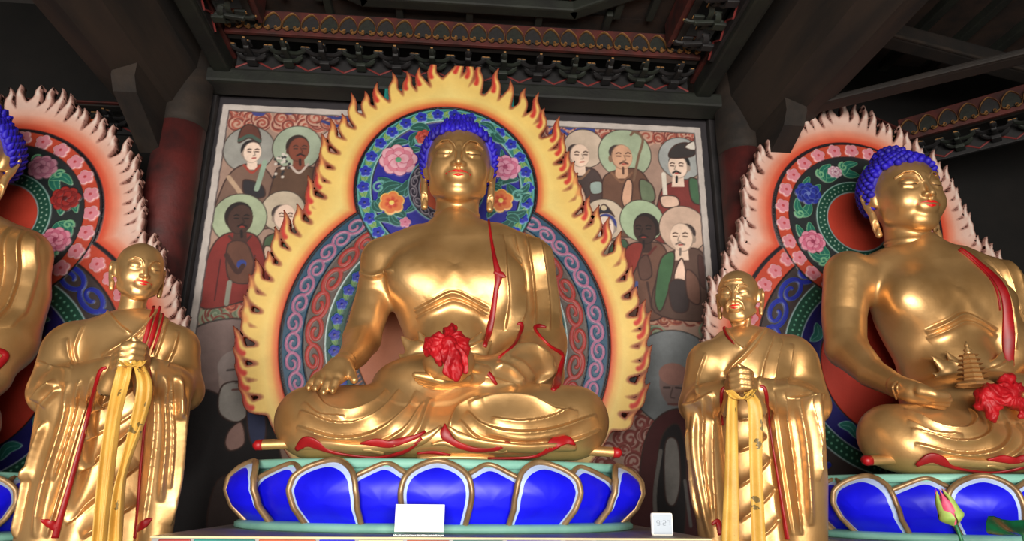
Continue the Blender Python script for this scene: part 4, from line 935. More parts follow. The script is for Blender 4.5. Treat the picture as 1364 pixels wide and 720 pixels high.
M['plaster'] = mat('grey_plaster', (72, 62, 55), .85, rgb2=(48, 42, 38), scale=5, bump=.3, bscale=14)
M['black'] = mat('black_wall_border', (36, 32, 34), .75, rgb2=(22, 20, 22), scale=8, bump=.2)
M['column'] = mat('worn_red_column', (88, 28, 25), .65, rgb2=(50, 22, 22), scale=5, bump=.2)
M['darkwall'] = mat('soot_dark_wall', (19, 15, 13), .9, rgb2=(10, 8, 7), scale=3, bump=.2)
M['floor'] = mat('stone_floor', (120, 112, 104), .6, rgb2=(90, 84, 78), scale=2.5)
M['blue'] = mat('cobalt_petal_paint', (18, 18, 232), .42, rgb2=(14, 10, 205), scale=5, spec=.4)
M['pale'] = mat('pale_blue_line', (176, 196, 236), .45, var=.05)
M['mint'] = mat('mint_paint', (134, 190, 172), .55, rgb2=(112, 168, 152), scale=6)
M['rim'] = mat('gold_brown_rim', (160, 130, 92), .4, .45, rgb2=(128, 98, 66), scale=8)
M['grey'] = mat('grey_plinth_top', (150, 146, 140), .5, rgb2=(128, 124, 120), scale=4)
M['cream'] = mat('cream_edge', (222, 206, 160), .55, var=.06)
M['white'] = mat('white_card', (246, 242, 232), .6, var=.02)
M['teal'] = mat('teal_paint', (20, 124, 116), .5, var=.1)
M['orange'] = mat('orange_paint', (196, 90, 40), .5, var=.1)
M['clear'] = mat('clear_acrylic', (240, 246, 250), .08, var=.01, trans=.9)
M['grass'] = mat('screen_grey', (166, 177, 190), .35, var=.02)
M['ink'] = mat('screen_digits', (110, 120, 132), .4, var=.02)
M['silk'] = mat('yellow_silk', (214, 168, 76), .5, rgb2=(186, 140, 56), scale=7, bump=.12, bscale=120)
M['silk2'] = mat('yellow_silk_print', (124, 84, 44), .55, rgb2=(92, 96, 60), scale=14)
M['bow'] = mat('red_satin', (176, 6, 20), .55, rgb2=(140, 3, 14), scale=11, bump=.3, bscale=60)
M['pink'] = mat('pink_bud_petal', (222, 96, 128), .5, rgb2=(204, 66, 104), scale=14)
M['bud'] = mat('green_bud_sepal', (176, 196, 104), .5, rgb2=(140, 172, 78), scale=12)
M['stem'] = mat('green_stem', (36, 110, 66), .5, var=.1)
M['leaf'] = mat('dark_green_leaf', (14, 104, 62), .3, rgb2=(8, 66, 40), scale=9, coat=.4)
_m = M['silk'].node_tree; _b = _m.nodes['Principled BSDF']; _n = _m.nodes.new('ShaderNodeTexVoronoi'); _n.inputs['Scale'].default_value = 11; _t = _m.nodes.new('ShaderNodeTexNoise'); _t.inputs['Scale'].default_value = 45
_r = _m.nodes.new('ShaderNodeValToRGB'); _r.color_ramp.interpolation = 'CONSTANT'; _r.color_ramp.elements[0].color = (1, 1, 1, 1); _r.color_ramp.elements[0].position = 0; _r.color_ramp.elements[1].position = .30; _r.color_ramp.elements[1].color = (0, 0, 0, 1)
_a = _m.nodes.new('ShaderNodeMath'); _a.operation = 'MULTIPLY'; _g = _m.nodes.new('ShaderNodeMath'); _g.operation = 'GREATER_THAN'; _g.inputs[1].default_value = .56
_x = _m.nodes.new('ShaderNodeMix'); _x.data_type = 'RGBA'; _x.inputs[7].default_value = (*lin((112, 92, 48)), 1)
_l = _m.links.new; _tc = _m.nodes['Texture Coordinate']; _l(_tc.outputs['Object'], _n.inputs['Vector']); _l(_tc.outputs['Object'], _t.inputs['Vector']); _l(_n.outputs['Distance'], _r.inputs[0]); _l(_t.outputs[0], _g.inputs[0]); _l(_r.outputs[0], _a.inputs[0]); _l(_g.outputs[0], _a.inputs[1]); _l(_a.outputs[0], _x.inputs[0])
_l(_b.inputs['Base Color'].links[0].from_socket, _x.inputs[6]); _l(_x.outputs[2], _b.inputs['Base Color'])
def solid(name, c, s, m, parent=None, bev=.004, off=(0, 0, 0), **k):
    V, F = boxm(c, s, bev, **k); return part(name, V, F, m, parent, off, False)
def X(x, y, Y): return at(x, y, Y)[0]
def Zp(x, y, Y): return at(x, y, Y)[2]
# ------------------------------------------------------------ shell of the hall
struct(solid('floor', (0, -3.2, -.05), (15, 11.2, .1), M['floor'], bev=0))
struct(solid('wall_back', (0, 1.95, 2.7), (14.6, .2, 5.4), M['darkwall'], bev=0))
struct(solid('wall_left', (-7.2, -3.0, 2.7), (.2, 10, 5.4), M['darkwall'], bev=0))
struct(solid('wall_right', (7.2, -3.0, 2.7), (.2, 10, 5.4), M['darkwall'], bev=0))
struct(solid('ceiling', (0, -3.0, 5.62), (15, 11, .12), M['wood'], bev=0))
struct(solid('wall_middle', (.03, YW+.09, 2.26), (4.0, .16, 4.52), M['plaster'], bev=0))
# the front of the hall: posts and lintel around the open doorway the daylight comes through
for sx in (-1, 1): struct(solid('wall_front', (sx*5.0, -8.1, 2.7), (4.6, .2, 5.4), M['darkwall'], bev=0))
struct(solid('trim_1', (0, -8.1, 4.45), (5.4, .22, 1.9), M['darkwall'], bev=.01))
mV, mF, mC = mural(); mo = part('mural', mV, mF, M['mural'], None, (0, 0, 0), True, col=mC)
tag(mo, 'faded wall painting of haloed monks, officials and clouds behind the middle mandorla', 'mural')
for i, (x0, x1, nm) in enumerate(((272, 300, 'trim_2'), (930, 962, 'trim_3'))):
    a, b = X(x0, 250 if i == 0 else 260, 1.07), X(x1, 250 if i == 0 else 260, 1.07)
    if i == 0: b = -1.775
    else: a = 1.90
    if i == 0: a = min(a, -1.86)
    struct(solid(nm, ((a+b)/2, 1.06, 2.1), (abs(b-a), .07, 4.18), M['black'], bev=.01))
zt = 4.155
struct(solid('trim_4', (.03, 1.06, zt+.02), (3.95, .07, .055), M['black'], bev=.012))
# ------------------------------------------------------------ timber frame
def beam_box(name, P, m, parent=None, off=(0, 0, 0)): V, F = boxm(*P); return part(name, V, F, m, parent, off, False)
gb = solid('tie_beam', (.03, .92, 4.148), (4.05, .20, .112), M['green'], bev=.02); tag(gb, 'long dark green tie beam above the wall painting', 'beam')
for s, lab in ((-1, 'left'), (1, 'right')):
    xc = -1.93 if s < 0 else 2.07
    t = thing('column', 'worn red timber column at the %s end of the wall painting' % lab, 'column', (xc, .90, 0))
    V, F = lathe([(.165, 0), (.17, .2), (.165, 3.2), (.158, 3.75)], (xc, .90, .0), 32); part('shaft', V, F, M['column'], t, (xc, .90, 0))
    V, F = lathe([(.19, 0), (.20, .08), (.18, .16), (.172, .17)], (xc, .90, .0), 32); part('stone_base', V, F, M['plaster'], t, (xc, .90, 0))
    V, F = lathe([(.160, 3.74), (.164, 3.8), (.160, 4.5)], (xc, .90, .0), 24); part('plastered_head', V, F, M['beam'], t, (xc, .90, 0))
    # the big beam that rides on the column and comes out over the viewer
    b = thing('cross_beam', 'heavy smoked timber beam running overhead from the %s red column' % lab, 'beam', (xc, 0, 4.2))
    bm = bmesh.new(); prof = [(-.10, .33), (-.09, .10), (.02, -.18), (.20, -.26), (.40, -.18), (.50, .08), (.52, .44), (-.08, .44)]
    V = np.array([(xc+u*s, y, 4.05+w) for y in (.95, -3.2) for u, w in prof]); n = len(prof)
    F = [[i, (i+1) % n, n+(i+1) % n, n+i] for i in range(n)]+[list(range(n))[::-1], [n+i for i in range(n)]]; bm.free()
    part('timber', V, F, M['beam'], b, (xc, 0, 4.2), False)
    V = []
    for y, z0, z1 in ((.80, 3.50, 4.0), (.55, 3.60, 4.0), (.34, 3.68, 4.0), (.28, 3.76, 4.0)): V += [(xc+s*.13+q*.07, y, z) for q, z in ((-1, z0), (1, z0), (1, z1), (-1, z1))]
    F = [[4*k+i, 4*k+(i+1) % 4, 4*k+4+(i+1) % 4, 4*k+4+i] for k in range(3) for i in range(4)]+[[3, 2, 1, 0], [12, 13, 14, 15]]
    part('corner_brace', V, F, M['beam'], b, (xc, 0, 4.2), False)
    e = thing('ceiling_edge_beam', 'slim dark green beam edging the carved ceiling on its %s side' % lab, 'beam', (s*1.72+.05, -.6, 4.24))
    part('timber', *boxm((s*1.74+.05, -.9, 4.23), (.12, 3.5, .13), .02), M['green'], e, (s*1.72+.05, -.6, 4.24), False)
    part('lower_fillet', *boxm((s*1.68+.05, -.9, 4.31), (.05, 3.5, .04), .01), M['redboard'], e, (s*1.72+.05, -.6, 4.24), False)
# ------------------------------------------------------------ carved bracket friezes
def bracket_geo():
    """one bracket set facing -y, about .26 wide; returns dark wood and pale tip geometry"""
    L, T = [], []
    L.append(boxm((0, -.03, .02), (.07, .08, .05), .008)); L.append(boxm((0, -.10, .065), (.04, .20, .045), .01, rx=.25))
    for z, w, y in ((.06, .17, -.05), (.115, .24, -.10)):
        for s in (-1, 1):
            P = cr([(0, y, z-.012), (s*w*.28, y, z-.018), (s*w*.45, y-.005, z+.012), (s*w*.5, y-.01, z+.035)], 5); L.append(tube(P, [.020]*len(P), 6))
            L.append(boxm((s*w*.48, y-.008, z+.045), (.042, .05, .03), .006)); T.append(boxm((s*w*.48, y-.036, z+.046), (.026, .006, .012), .002))
    L.append(boxm((0, -.16, .135), (.05, .07, .035), .008)); L.append(tube(cr([(0, -.14, .07), (0, -.22, .06), (0, -.25, .085)], 5), [.020]*5+[.016]*6 if False else .018, 6)); T.append(boxm((0, -.262, .088), (.018, .008, .018), .003)); T.append(boxm((0, -.198, .136), (.03, .006, .014), .002))
    return L, T
BRK = bracket_geo()
def frieze(name, label, a, b, z, nb, nc, depth_dir, boards=True, group=None, bs=1.0, clouds=True, bz=.50, proto={}):
    """a carved cornice from a to b (plan points), its face looking along depth_dir; brackets below, a red board with cloud ornaments above"""
    a, b = np.array(a, float), np.array(b, float); L = np.linalg.norm(b-a); ux = (b-a)/L; dd = np.array(depth_dir, float); mid = (a+b)/2
    off = (mid[0], mid[1], z); t = thing(name, label, 'frieze', off)
    ang = math.atan2(ux[1], ux[0]); Rz = np.array(Matrix.Rotation(ang, 3, 'Z'))
    def W(V): return np.asarray(V)@Rz.T+np.array([mid[0], mid[1], z])
    def pt(nm, g, m, sm=False): return part(nm, W(g[0]), g[1], m, t, off, sm)
    pt('back_board', boxm((0, .04, .10*bz), (L, .03, .30*bz), .004), M['blueish'])
    # zig-zag board with a pink line
    n2 = nb*2; zz = [(-L/2+L*i/n2, .075 if i % 2 else .01) for i in range(n2+1)]
    pt('zigzag_line', join([tube(np.array([(p[0], .020, p[1]-.02), (q[0], .020, q[1]-.02)]), .0065, 5) for p, q in zip(zz[:-1], zz[1:])]), M['outline'])
    d0 = None
    for i in range(nb):
        xo = -L/2+L*(i+.5)/nb
        if 'b' not in proto:
            nf = sum(len(q[1]) for q in BRK[0]); JV, JF = join(BRK[0]+BRK[1]); me = npmesh('bracket', JV, JF, [M['green2'], M['brass']], [0]*nf+[1]*(len(JF)-nf), False); proto['b'] = me
            me2 = me.copy(); me2.materials[0] = M['blueish']; proto['b2'] = me2
        o = link(bpy.data.objects.new('bracket', proto['b' if i % 2 else 'b2']), t); p = Rz@np.array([xo, 0, 0]); o.location = (p[0], p[1], 0); o.rotation_euler = (0, 0, ang); o.scale = (L/nb/.26, bs, bz)
    pt('moulding', boxm((0, -.20*bs, .190*bz), (L, .05, .016), .006), M['wood']); pt('moulding', boxm((0, -.235*bs, .215*bz), (L, .04, .014), .006), M['redboard'])
    if boards:
        yb = -.28*bs; z0 = .235*bz-.04
        pt('ornament_board', boxm((0, yb+.02, z0+.09), (L, .03, .185), .004), M['redboard'])
        if clouds:
            if 'fill' not in proto:
                w = .5; P = cr([(-.46, .10), (-.30, .02), (-.16, .10), (-.22, .20), (-.30, .18)], 6); out = cr([(-.42, .16), (-.42, .5), (-.26, .80), (0, 1.0), (.26, .80), (.42, .5), (.42, .16), (.2, .06), (0, .16), (-.2, .06)], 6, True)
                V = [(x, -.012, y) for x, y in out]+[(x, 0, y) for x, y in out]; n = len(out); F = [list(range(n))[::-1], [n+i for i in range(n)]]+[[i, n+i, n+(i+1) % n, (i+1) % n][::-1] for i in range(n)]
                proto['fill'] = npmesh('cloud_ornament', V, F, [M['green']], None, False); m2 = proto['fill'].copy(); m2.materials[0] = M['blueish']; proto['fill2'] = m2
                arch = cr([(-.17, .22), (-.24, .14), (-.36, .10), (-.46, .22), (-.44, .55), (-.28, .84), (0, 1.04), (.28, .84), (.44, .55), (.46, .22), (.36, .10), (.24, .14), (.17, .22)], 6)
                sp1 = spiral((-.22, .16), .14, math.pi, 1.3, 18); sp2 = sp1*np.array([-1, 1])
                proto['line'] = npmesh('gold_outline', *join([tube(np.array([(x, -.020, y) for x, y in q]), .012, 5) for q in (arch, sp1, sp2)]), [M['brass']], None, True)
            for i in range(nc):
                xo = -L/2+L*(i+.5)/nc; p = Rz@np.array([xo, yb, 0]); k = L/nc
                o = link(bpy.data.objects.new('cloud_ornament', proto['fill' if i % 2 else 'fill2']), t); o.location = (p[0], p[1], z0+.012); o.rotation_euler = (0, 0, ang); o.scale = (k, 1, .128)
                link(bpy.data.objects.new('gold_outline', proto['line']), o)
    return t
frieze('bracket_frieze', 'carved cornice with gold outlined cloud ornaments above the middle mandorla', (-1.60, .80), (1.68, .80), 4.215, 13, 26, (0, -1))
frieze('bracket_frieze', 'dark bracket cornice along the left edge of the middle ceiling', (-1.60, -1.8), (-1.60, .44), 4.23, 10, 0, (1, 0), clouds=False)
frieze('bracket_frieze', 'dark bracket cornice along the right edge of the middle ceiling', (1.68, .44), (1.68, -1.8), 4.23, 10, 0, (-1, 0), clouds=False)
# coffered ceiling of the middle bay with its octagonal well
cc = thing('coffered_ceiling', 'dark coffered ceiling with octagonal well above the middle statue', 'ceiling', (.04, -.5, 4.55))
co_ = (.04, -.5, 4.55); cx0, cx1, cy0, cy1 = -1.42, 1.50, -1.7, .58
oct_ = [(cx0+.75, .36), (cx1-.75, .36), (cx1-.12, -.05), (cx1-.12, -1.1), (cx1-.75, -1.6), (cx0+.75, -1.6), (cx0+.12, -1.1), (cx0+.12, -.05)]
for i in range(8):
    a, b = np.array(oct_[i]), np.array(oct_[(i+1) % 8]); m_ = (a+b)/2; L_ = np.linalg.norm(b-a); an = math.atan2(b[1]-a[1], b[0]-a[0])
    part('well_beam', *boxm((m_[0], m_[1], 4.50), (L_+.06, .10, .09), .015, rz=an), M['green'], cc, co_, False)
    part('well_board', *boxm((m_[0]+.09*math.sin(an)*1, m_[1]-.09*math.cos(an), 4.66), (L_, .03, .28), .004, rz=an), M['redboard'], cc, co_, False)
for i, (x0, y0, x1, y1) in enumerate([(cx0, .44, cx1, .58), (cx0, .1, cx0+.5, .44), (cx1-.5, .1, cx1, .44), (cx0, -.6, cx0+.12, .1), (cx1-.12, -.6, cx1, .1)]):
    part('coffer_panel', *boxm(((x0+x1)/2, (y0+y1)/2, 4.53), (x1-x0, y1-y0, .02), .002), M['panel'], cc, co_, False)
for x0 in np.linspace(cx0+.02, cx1-.02, 7): part('coffer_rib', *boxm((x0, .48, 4.50), (.05, .24, .06), .01), M['green'], cc, co_, False)
for x0 in (cx0+.22, cx1-.22, cx0+.45, cx1-.45): part('coffer_rib', *boxm((x0, .24, 4.50), (.05, .32, .06), .01), M['green'], cc, co_, False)
for s in (cx0+.02, cx1-.02): part('coffer_rib', *boxm((s, -.5, 4.50), (.06, 2.2, .07), .01), M['green'], cc, co_, False)
part('well_top', *boxm(((cx0+cx1)/2, -.6, 4.90), (3.0, 2.4, .04), .002), M['panel'], cc, co_, False)
frieze('bracket_frieze', 'bracket cornice inside the octagonal well at the top edge', (oct_[0][0], .44), (oct_[1][0], .44), 4.56, 7, 0, (0, -1), boards=False)
for i, j in ((1, 2), (7, 0)): frieze('bracket_frieze', 'slanting bracket cornice of the octagonal well on its %s side' % ('right' if i == 1 else 'left'), oct_[i] if i == 7 else oct_[i], oct_[j], 4.56, 4, 0, (0, -1), boards=False)
# ------------------------------------------------------------ lotus thrones
LC = (-.03, -.20); _K = np.array([(0, -.58), (.222, -.572), (.437, -.530), (.655, -.435), (.835, -.275), (.925, -.10), (.950, .06), (.935, .22), (.87, .35), (.72, .46), (.50, .53), (.25, .57), (0, .585)])
_K = cr(np.concatenate([_K*[-1, 1], ])[::-1][:-1].tolist()+_K.tolist(), 15)      # plan of the pedestal, every 1 degree
def plan(p):
    d = (math.degrees(p)+180) % 360; return np.array([np.interp(d, np.arange(361), _K[:, 0]), np.interp(d, np.arange(361), _K[:, 1])])
def petal_geo(phi, front):
    dphi = math.radians(9.5 if front else 10.2); H0, H1 = 1.216, (1.468 if front else 1.462); kk = 1.0 if front else .955
    def S(u, v, lift=0.):
        p = phi+u*dphi; r = np.interp(v, [0, .12, .3, .55, .75, .9, 1.0], [.885, .915, .965, 1.0, .995, .965, .935])*kk+(.032 if front else .015)*(1-min(u*u, 1))*math.sin(math.pi*min(max(v, 0), 1)**.8)
        e = plan(p); g = plan(p+.03)-plan(p-.03); n = np.array([g[1], -g[0], 0]); n /= np.linalg.norm(n)
        b = np.array([e[0]*r, e[1]*r, H0+(H1-H0)*v]); return b+n*lift+np.array([LC[0], LC[1], 0])
    if front: out = cr([(-.90, -.04), (-.95, .25), (-.98, .52), (-.86, .78), (-.52, .94), (0, 1.02), (.52, .94), (.86, .78), (.98, .52), (.95, .25), (.90, -.04)], 6)
    else: out = cr([(-1, -.04), (-1, .4), (-1.0, .68), (-.5, .88), (0, 1.0), (.5, .88), (1.0, .68), (1, .4), (1, -.04)], 7)
    n = len(out); anc = np.array([0, .38]); V = []; F = []; mi = []
    sc = [1., .93, .895, .85, .815, .6, .35, .1]
    for s in sc:
        for q in out: z = anc+(q-anc)*s; V.append(S(z[0], z[1]))
    for k in range(len(sc)-1):
        for i in range(n):
            j = (i+1) % n; F.append([k*n+i, k*n+j, (k+1)*n+j, (k+1)*n+i]); mi.append(1 if k <= 3 else 0)
    F.append([(len(sc)-1)*n+i for i in range(n)]); mi.append(0)
    P = np.array([S(*(anc+(q-anc)*.985), lift=.004) for q in out]); Q = np.array([S(*(anc+(q-anc)*.985), lift=.014) for q in out])
    rim = sweep(P, Q-P, .0115 if front else .0105, .014, 8)
    return V, F, mi, rim
def lotus(name, label, off, front_only=108):
    t = thing(name, label, 'pedestal', (off[0]+LC[0], off[1]+LC[1], 1.2)); o = (off[0]+LC[0], off[1]+LC[1], 1.2); D = np.array(off)
    A = np.linspace(0, 2*math.pi, 97)[:-1]
    def disc(nm, prof, m): V, F = lathe(prof, (0, 0, off[2]), 96); a_ = np.arctan2(V[:, 0], -V[:, 1]); r_ = np.hypot(V[:, 0], V[:, 1]); Q_ = np.array([plan(q) for q in a_]); V[:, 0] = Q_[:, 0]*r_+LC[0]+off[0]; V[:, 1] = Q_[:, 1]*r_+LC[1]+off[1]; part(nm, V, F, m, t, o)
    disc('base_ring', [(.5, 1.2), (.93, 1.2), (.95, 1.205), (.95, 1.222), (.93, 1.232), (.86, 1.236), (.5, 1.236)], M['mint'])
    disc('core', [(.82, 1.225), (.86, 1.34), (.88, 1.46)], M['mint'])
    disc('seat_slab', [(.5, 1.440), (.90, 1.440), (.915, 1.447), (.915, 1.470), (.90, 1.478), (.5, 1.479)], M['mint'])
    for fr in (False, True):
        for k in range(12):
            a = math.radians((k+(.5 if not fr else 0))*360/12); a = (a+math.pi) % (2*math.pi)-math.pi
            if abs(math.degrees(a)) > front_only: continue
            V, F, mi, rim = petal_geo(a, fr); p = part('petal' if fr else 'back_petal', np.array(V)+D, F, [M['blue'], M['pale']], t, o, True, mi)
            part('petal_rim', rim[0]+D, rim[1], M['rim'], p, o)
    return t
def plinth(name, label, off, x0, x1, yf, zt=1.2, seed=1):
    R = random.Random(seed); o = ((x0+x1)/2+off[0], -.2+off[1], 0); t = thing(name, label, 'plinth', o)
    D = np.array(off); c = lambda x, y, z: (x+off[0], y+off[1], z+off[2])
    yb = .665; zt_ = zt
    part('block', *boxm(c((x0+x1)/2, (yf+yb)/2+.01, (zt-.03)/2-off[2]/2), (x1-x0-.03, yb-yf-.03, zt-.03+off[2]), .005), M['redboard'], t, o, False)
    part('top_slab', *boxm(c((x0+x1)/2, (yf+yb)/2, zt-.0175), (x1-x0, yb-yf, .035), .004), M['grey'], t, o, False)
    part('edge_strip', *boxm(c((x0+x1)/2, yf-.004, zt-.004), (x1-x0+.004, .012, .007), .003), M['cream'], t, o, False)
    x = x0+.02; k = 0; cols = ['panelred', 'teal', 'orange', 'blue', 'cream', 'orange', 'teal', 'blue']
    while x < x1-.12:
        w = R.uniform(.10, .24); part('painted_panel', *boxm(c(x+w/2, yf+.002, zt-.053), (w-.012, .016, .085), .004), M[cols[k % 8]], t, o, False); x += w; k += 1
    part('lower_strip', *boxm(c((x0+x1)/2, yf+.002, zt-.125), (x1-x0, .02, .022), .003), M['cream'], t, o, False)
    return t
# ------------------------------------------------------------ things laid before and on the statues
def crumple(f, lobes, k=.012):
    for c, r, rot in lobes: f.ell(c, r, k, rz=rot[0], ry=rot[1])
def noise3(V, s, seed):
    r = np.random.default_rng(seed); o = np.zeros(len(V))
    for i in range(7):
        d = r.normal(size=3); d /= np.linalg.norm(d); o += np.sin(V@d*s*r.uniform(.7, 2.2)+r.uniform(0, 6))
    return o/7
def bow(cpx, Y, P=pr, tails=True, sc=1.):
    x, y = cpx; g = lambda dx, dy, dY, r: P(x+dx*sc, y+dy*sc, Y+dY, r*sc)
    A = np.array([g(-60, 70, -.12, 1)[:3], g(60, -60, .12, 1)[:3]]); f = Fld(A.min(0)-.03, A.max(0)+.03, .0042)
    for pts in ([(-4, -2, -.02, 11), (-16, -8, -.03, 12), (-28, -2, -.01, 10), (-24, 10, .0, 9), (-10, 6, -.03, 9)], [(2, -4, -.02, 11), (14, -12, -.02, 11), (26, -6, 0, 9), (24, 8, .0, 9), (8, 4, -.03, 8)], [(0, -6, -.02, 10), (4, -22, .0, 10), (10, -27, .01, 7)], [(-20, 8, -.02, 9), (-14, 24, -.03, 7), (-12, 30, -.03, 4)], [(-30, -4, 0, 7), (-33, 12, .01, 6)], [(28, -2, 0, 7), (30, 14, .01, 6), (24, 24, .01, 5)]):
        f.chain([g(*q) for q in pts], .006)
    if tails:
        f.chain([g(4, 0, -.03, 10), g(10, 18, -.05, 13), g(12, 38, -.06, 15), g(12, 44, -.06, 14)], .008, .55); f.chain([g(-4, 0, -.03, 8), g(0, 20, -.05, 10), g(2, 40, -.055, 9)], .006, .55); f.chain([g(14, 4, -.02, 8), g(24, 22, -.03, 9), g(26, 40, -.04, 7)], .006, .6)
    f.ell(g(2, -2, -.05, 9)[:3], (.03, .022, .028), .006)
    V, F = f.mesh(1); N = normals(V, F)
    cc = np.array(g(2, -4, 0, 1)[:3]); th = np.arctan2(V[:, 2]-cc[2], V[:, 0]-cc[0]); rr = np.hypot(V[:, 2]-cc[2], V[:, 0]-cc[0])
    n0 = noise3(V, 40, 3); n1 = np.sin(6*th+4*n0+rr*18)*np.clip(rr/.05, 0, 1); n2 = noise3(V*np.array([1.6, 1, .6]), 120, 9)
    return V+N*(.0042*(1-2.2*np.abs(n1))+.0025*(1-2.5*np.abs(n2)))[:, None], F
def ribbon(C, w, waves, amp, seed, push, thick=.003, twist=None):
    """hanging cloth strip: centre points (x, y px, Y), half width px; lengthwise wrinkles"""
    C = cr(C, 12); R = np.random.default_rng(seed); m = 15; V = []; ph = R.uniform(0, 6, 4)
    for i, (x, y, Y, hw) in enumerate(C):
        s = i/(len(C)-1); c = at(x, y, Y); px_m = ((c-CAM)@FW)/FOC; tw = (twist*s if twist else 0)+.25*math.sin(ph[3]+s*5)
        for j in range(m):
            u = -1+2*j/(m-1); e = hw*px_m*u
            dz = amp*(math.sin(ph[0]+waves*u+1.5*s)+.6*math.sin(ph[1]+waves*1.9*u-2*s)+.35*math.sin(ph[2]+9*s+u))
            V.append(c+np.array([e*math.cos(tw), -e*math.sin(tw)-dz-push, 0.]))
    V = np.array(V); n = len(C); F = [[i*m+j, (i+1)*m+j, (i+1)*m+j+1, i*m+j+1] for i in range(n-1) for j in range(m-1)]
    k = len(V); B = V+np.array([0, thick, 0]); F2 = [[a+k for a in q][::-1] for q in F]
    E = [(i*m, (i+1)*m) for i in range(n-1)]+[((i+1)*m+m-1, i*m+m-1) for i in range(n-1)]+[(j+1, j) for j in range(m-1)]+[((n-1)*m+j, (n-1)*m+j+1) for j in range(m-1)]
    return np.concatenate([V, B]), F+F2+[[b, a, a+k, b+k] for a, b in E], V.reshape(n, m, 3)
def scarf(name, label, strips, prints, seed):
    L, grids = [], []
    for i, (C, w, amp) in enumerate(strips): V, F, G = ribbon(C, None, w, amp, seed+i, .0); L.append((V, F)); grids.append(G)
    V, F = join(L); c = V.mean(0); c = (c[0], c[1], V[:, 2].min()); t = thing(name, label, 'scarf', c)
    part('cloth', V, F, M['silk'], t, c)
    return t
def exec_things():
    # alms bowl and its red bow
    c = at(597, 507, -.66); t = thing('alms_bowl', 'gilded alms bowl resting in the middle figure\'s left hand', 'bowl', c)
    V, F = lathe([(.02, .0), (.06, .004), (.098, .035), (.112, .075), (.104, .112), (.088, .130), (.082, .128), (.094, .110), (.100, .075), (.086, .040), (.04, .016), (.01, .014)], c, 40); part('vessel', V, F, M['gold'], t, c)
    V, F = lathe([(.085, .126), (.091, .130), (.088, .137), (.082, .133)], c, 40); part('lip', V, F, M['gold'], t, c)
    V, F = bow((596, 459), -.75, sc=.84); tag(part('red_bow', V, F, M['bow']), 'crumpled red satin bow with hanging tails on the middle figure\'s bowl', 'bow')
    V, F = bow((1337, 530), -.62, tails=False); tag(part('red_bow', V, F, M['bow']), 'crumpled red satin cloth at the right edge beside the small pagoda', 'bow')
    # pagoda
    c = at(1298, 514, -.56); k = ((c-CAM)@FW)/FOC; H = 54*k; t = thing('pagoda', 'small gilded tiered pagoda standing in the right figure\'s hand', 'pagoda', c)
    V, F = lathe([(.078, .0), (.084, .008), (.074, .016), (.062, .022)], c, 6); part('base', V, F, M['gold'], t, c, False)
    z = .022; n = 6; r = .054; hh = (H-.06)/n
    for i in range(n):
        q = 1-.075*i; b = part('tier', *lathe([(r*q*.82, z), (r*q*.82, z+hh*.62)], c, 6), M['gold'], t, c, False)
        part('eave', *lathe([(r*q*.80, z+hh*.55), (r*q*1.30, z+hh*.66), (r*q*1.34, z+hh*.74), (r*q*.95, z+hh*.9), (r*q*.74, z+hh*1.02)], c, 6), M['gold'], b, c, False); z += hh
    part('finial', *lathe([(.022, z), (.012, z+.010), (.018, z+.02), (.008, z+.03), (.011, z+.04), (.002, z+.062)], c, 12), M['gold'], t, c)
    # silk scarves over the monks' hands
    scarf('silk_scarf', 'yellow silk scarf hanging twisted from the young monk\'s hands', [
        ([(168, 482, -.935, 9), (163, 505, -.955, 10), (152, 555, -.90, 8.5), (142, 630, -.85, 8), (132, 722, -.82, 7), (126, 775, -.80, 8)], 4.0, .010),
        ([(182, 480, -.935, 8), (191, 510, -.96, 11), (185, 550, -.94, 11), (166, 620, -.88, 6), (158, 660, -.86, 7), (152, 722, -.84, 9), (148, 780, -.82, 9)], 5.0, .013),
        ([(160, 478, -.94, 5), (170, 487, -.965, 7), (182, 487, -.965, 7), (192, 480, -.94, 5)], 3.0, .006)], 'p', 5)
    scarf('silk_scarf', 'pale yellow printed silk scarf hanging from the old monk\'s hands', [
        ([(977, 524, -.93, 8), (976, 550, -.94, 8.5), (975, 620, -.90, 9), (973, 722, -.86, 12), (972, 790, -.84, 12)], 2.6, .006),
        ([(998, 522, -.93, 8), (1006, 545, -.94, 9.5), (1007, 620, -.90, 8), (1011, 722, -.86, 9), (1013, 790, -.84, 9)], 2.2, .005),
        ([(970, 519, -.935, 5), (982, 530, -.955, 7), (994, 530, -.955, 7), (1006, 518, -.935, 5)], 3.0, .006)], 'p', 8)
    # card and little clock on the plinth
    a, b = at(525, 713, -.868), at(591, 713, -.868); w = b[0]-a[0]; h = at(557, 676, -.868)[2]-at(557, 713, -.868)[2]; o = ((a[0]+b[0])/2, -.868, 1.2)
    t = thing('card_stand', 'blank white card in a clear stand before the middle lotus', 'card', o)
    part('card', *boxm((o[0], -.868, 1.213+h/2), (w, .004, h), .001), M['white'], t, o, False)
    part('stand_foot', *boxm((o[0], -.870, 1.2035), (w*1.02, .05, .007), .002), M['clear'], t, o, False); 
    a, b = at(868, 717, -.80), at(897, 717, -.80); w = b[0]-a[0]; o = ((a[0]+b[0])/2, -.80, 1.2); t = thing('desk_clock', 'small square white digital clock beside the middle lotus pedestal', 'clock', o)
    part('case', *boxm((o[0], -.80, 1.2+w/2), (w, .02, w), .012), M['white'], t, o, False); part('screen', *boxm((o[0], -.8105, 1.2+w/2), (w*.84, .003, w*.84), .001), M['grass'], t, o, False)
    seg = dict(a=(0, 1, 1), b=(.5, .5, 0), c=(.5, -.5, 0), d=(0, -1, 1), e=(-.5, -.5, 0), f=(-.5, .5, 0), g=(0, 0, 1)); D = {'9': 'abcfgd', '2': 'abged', '7': 'abc'}
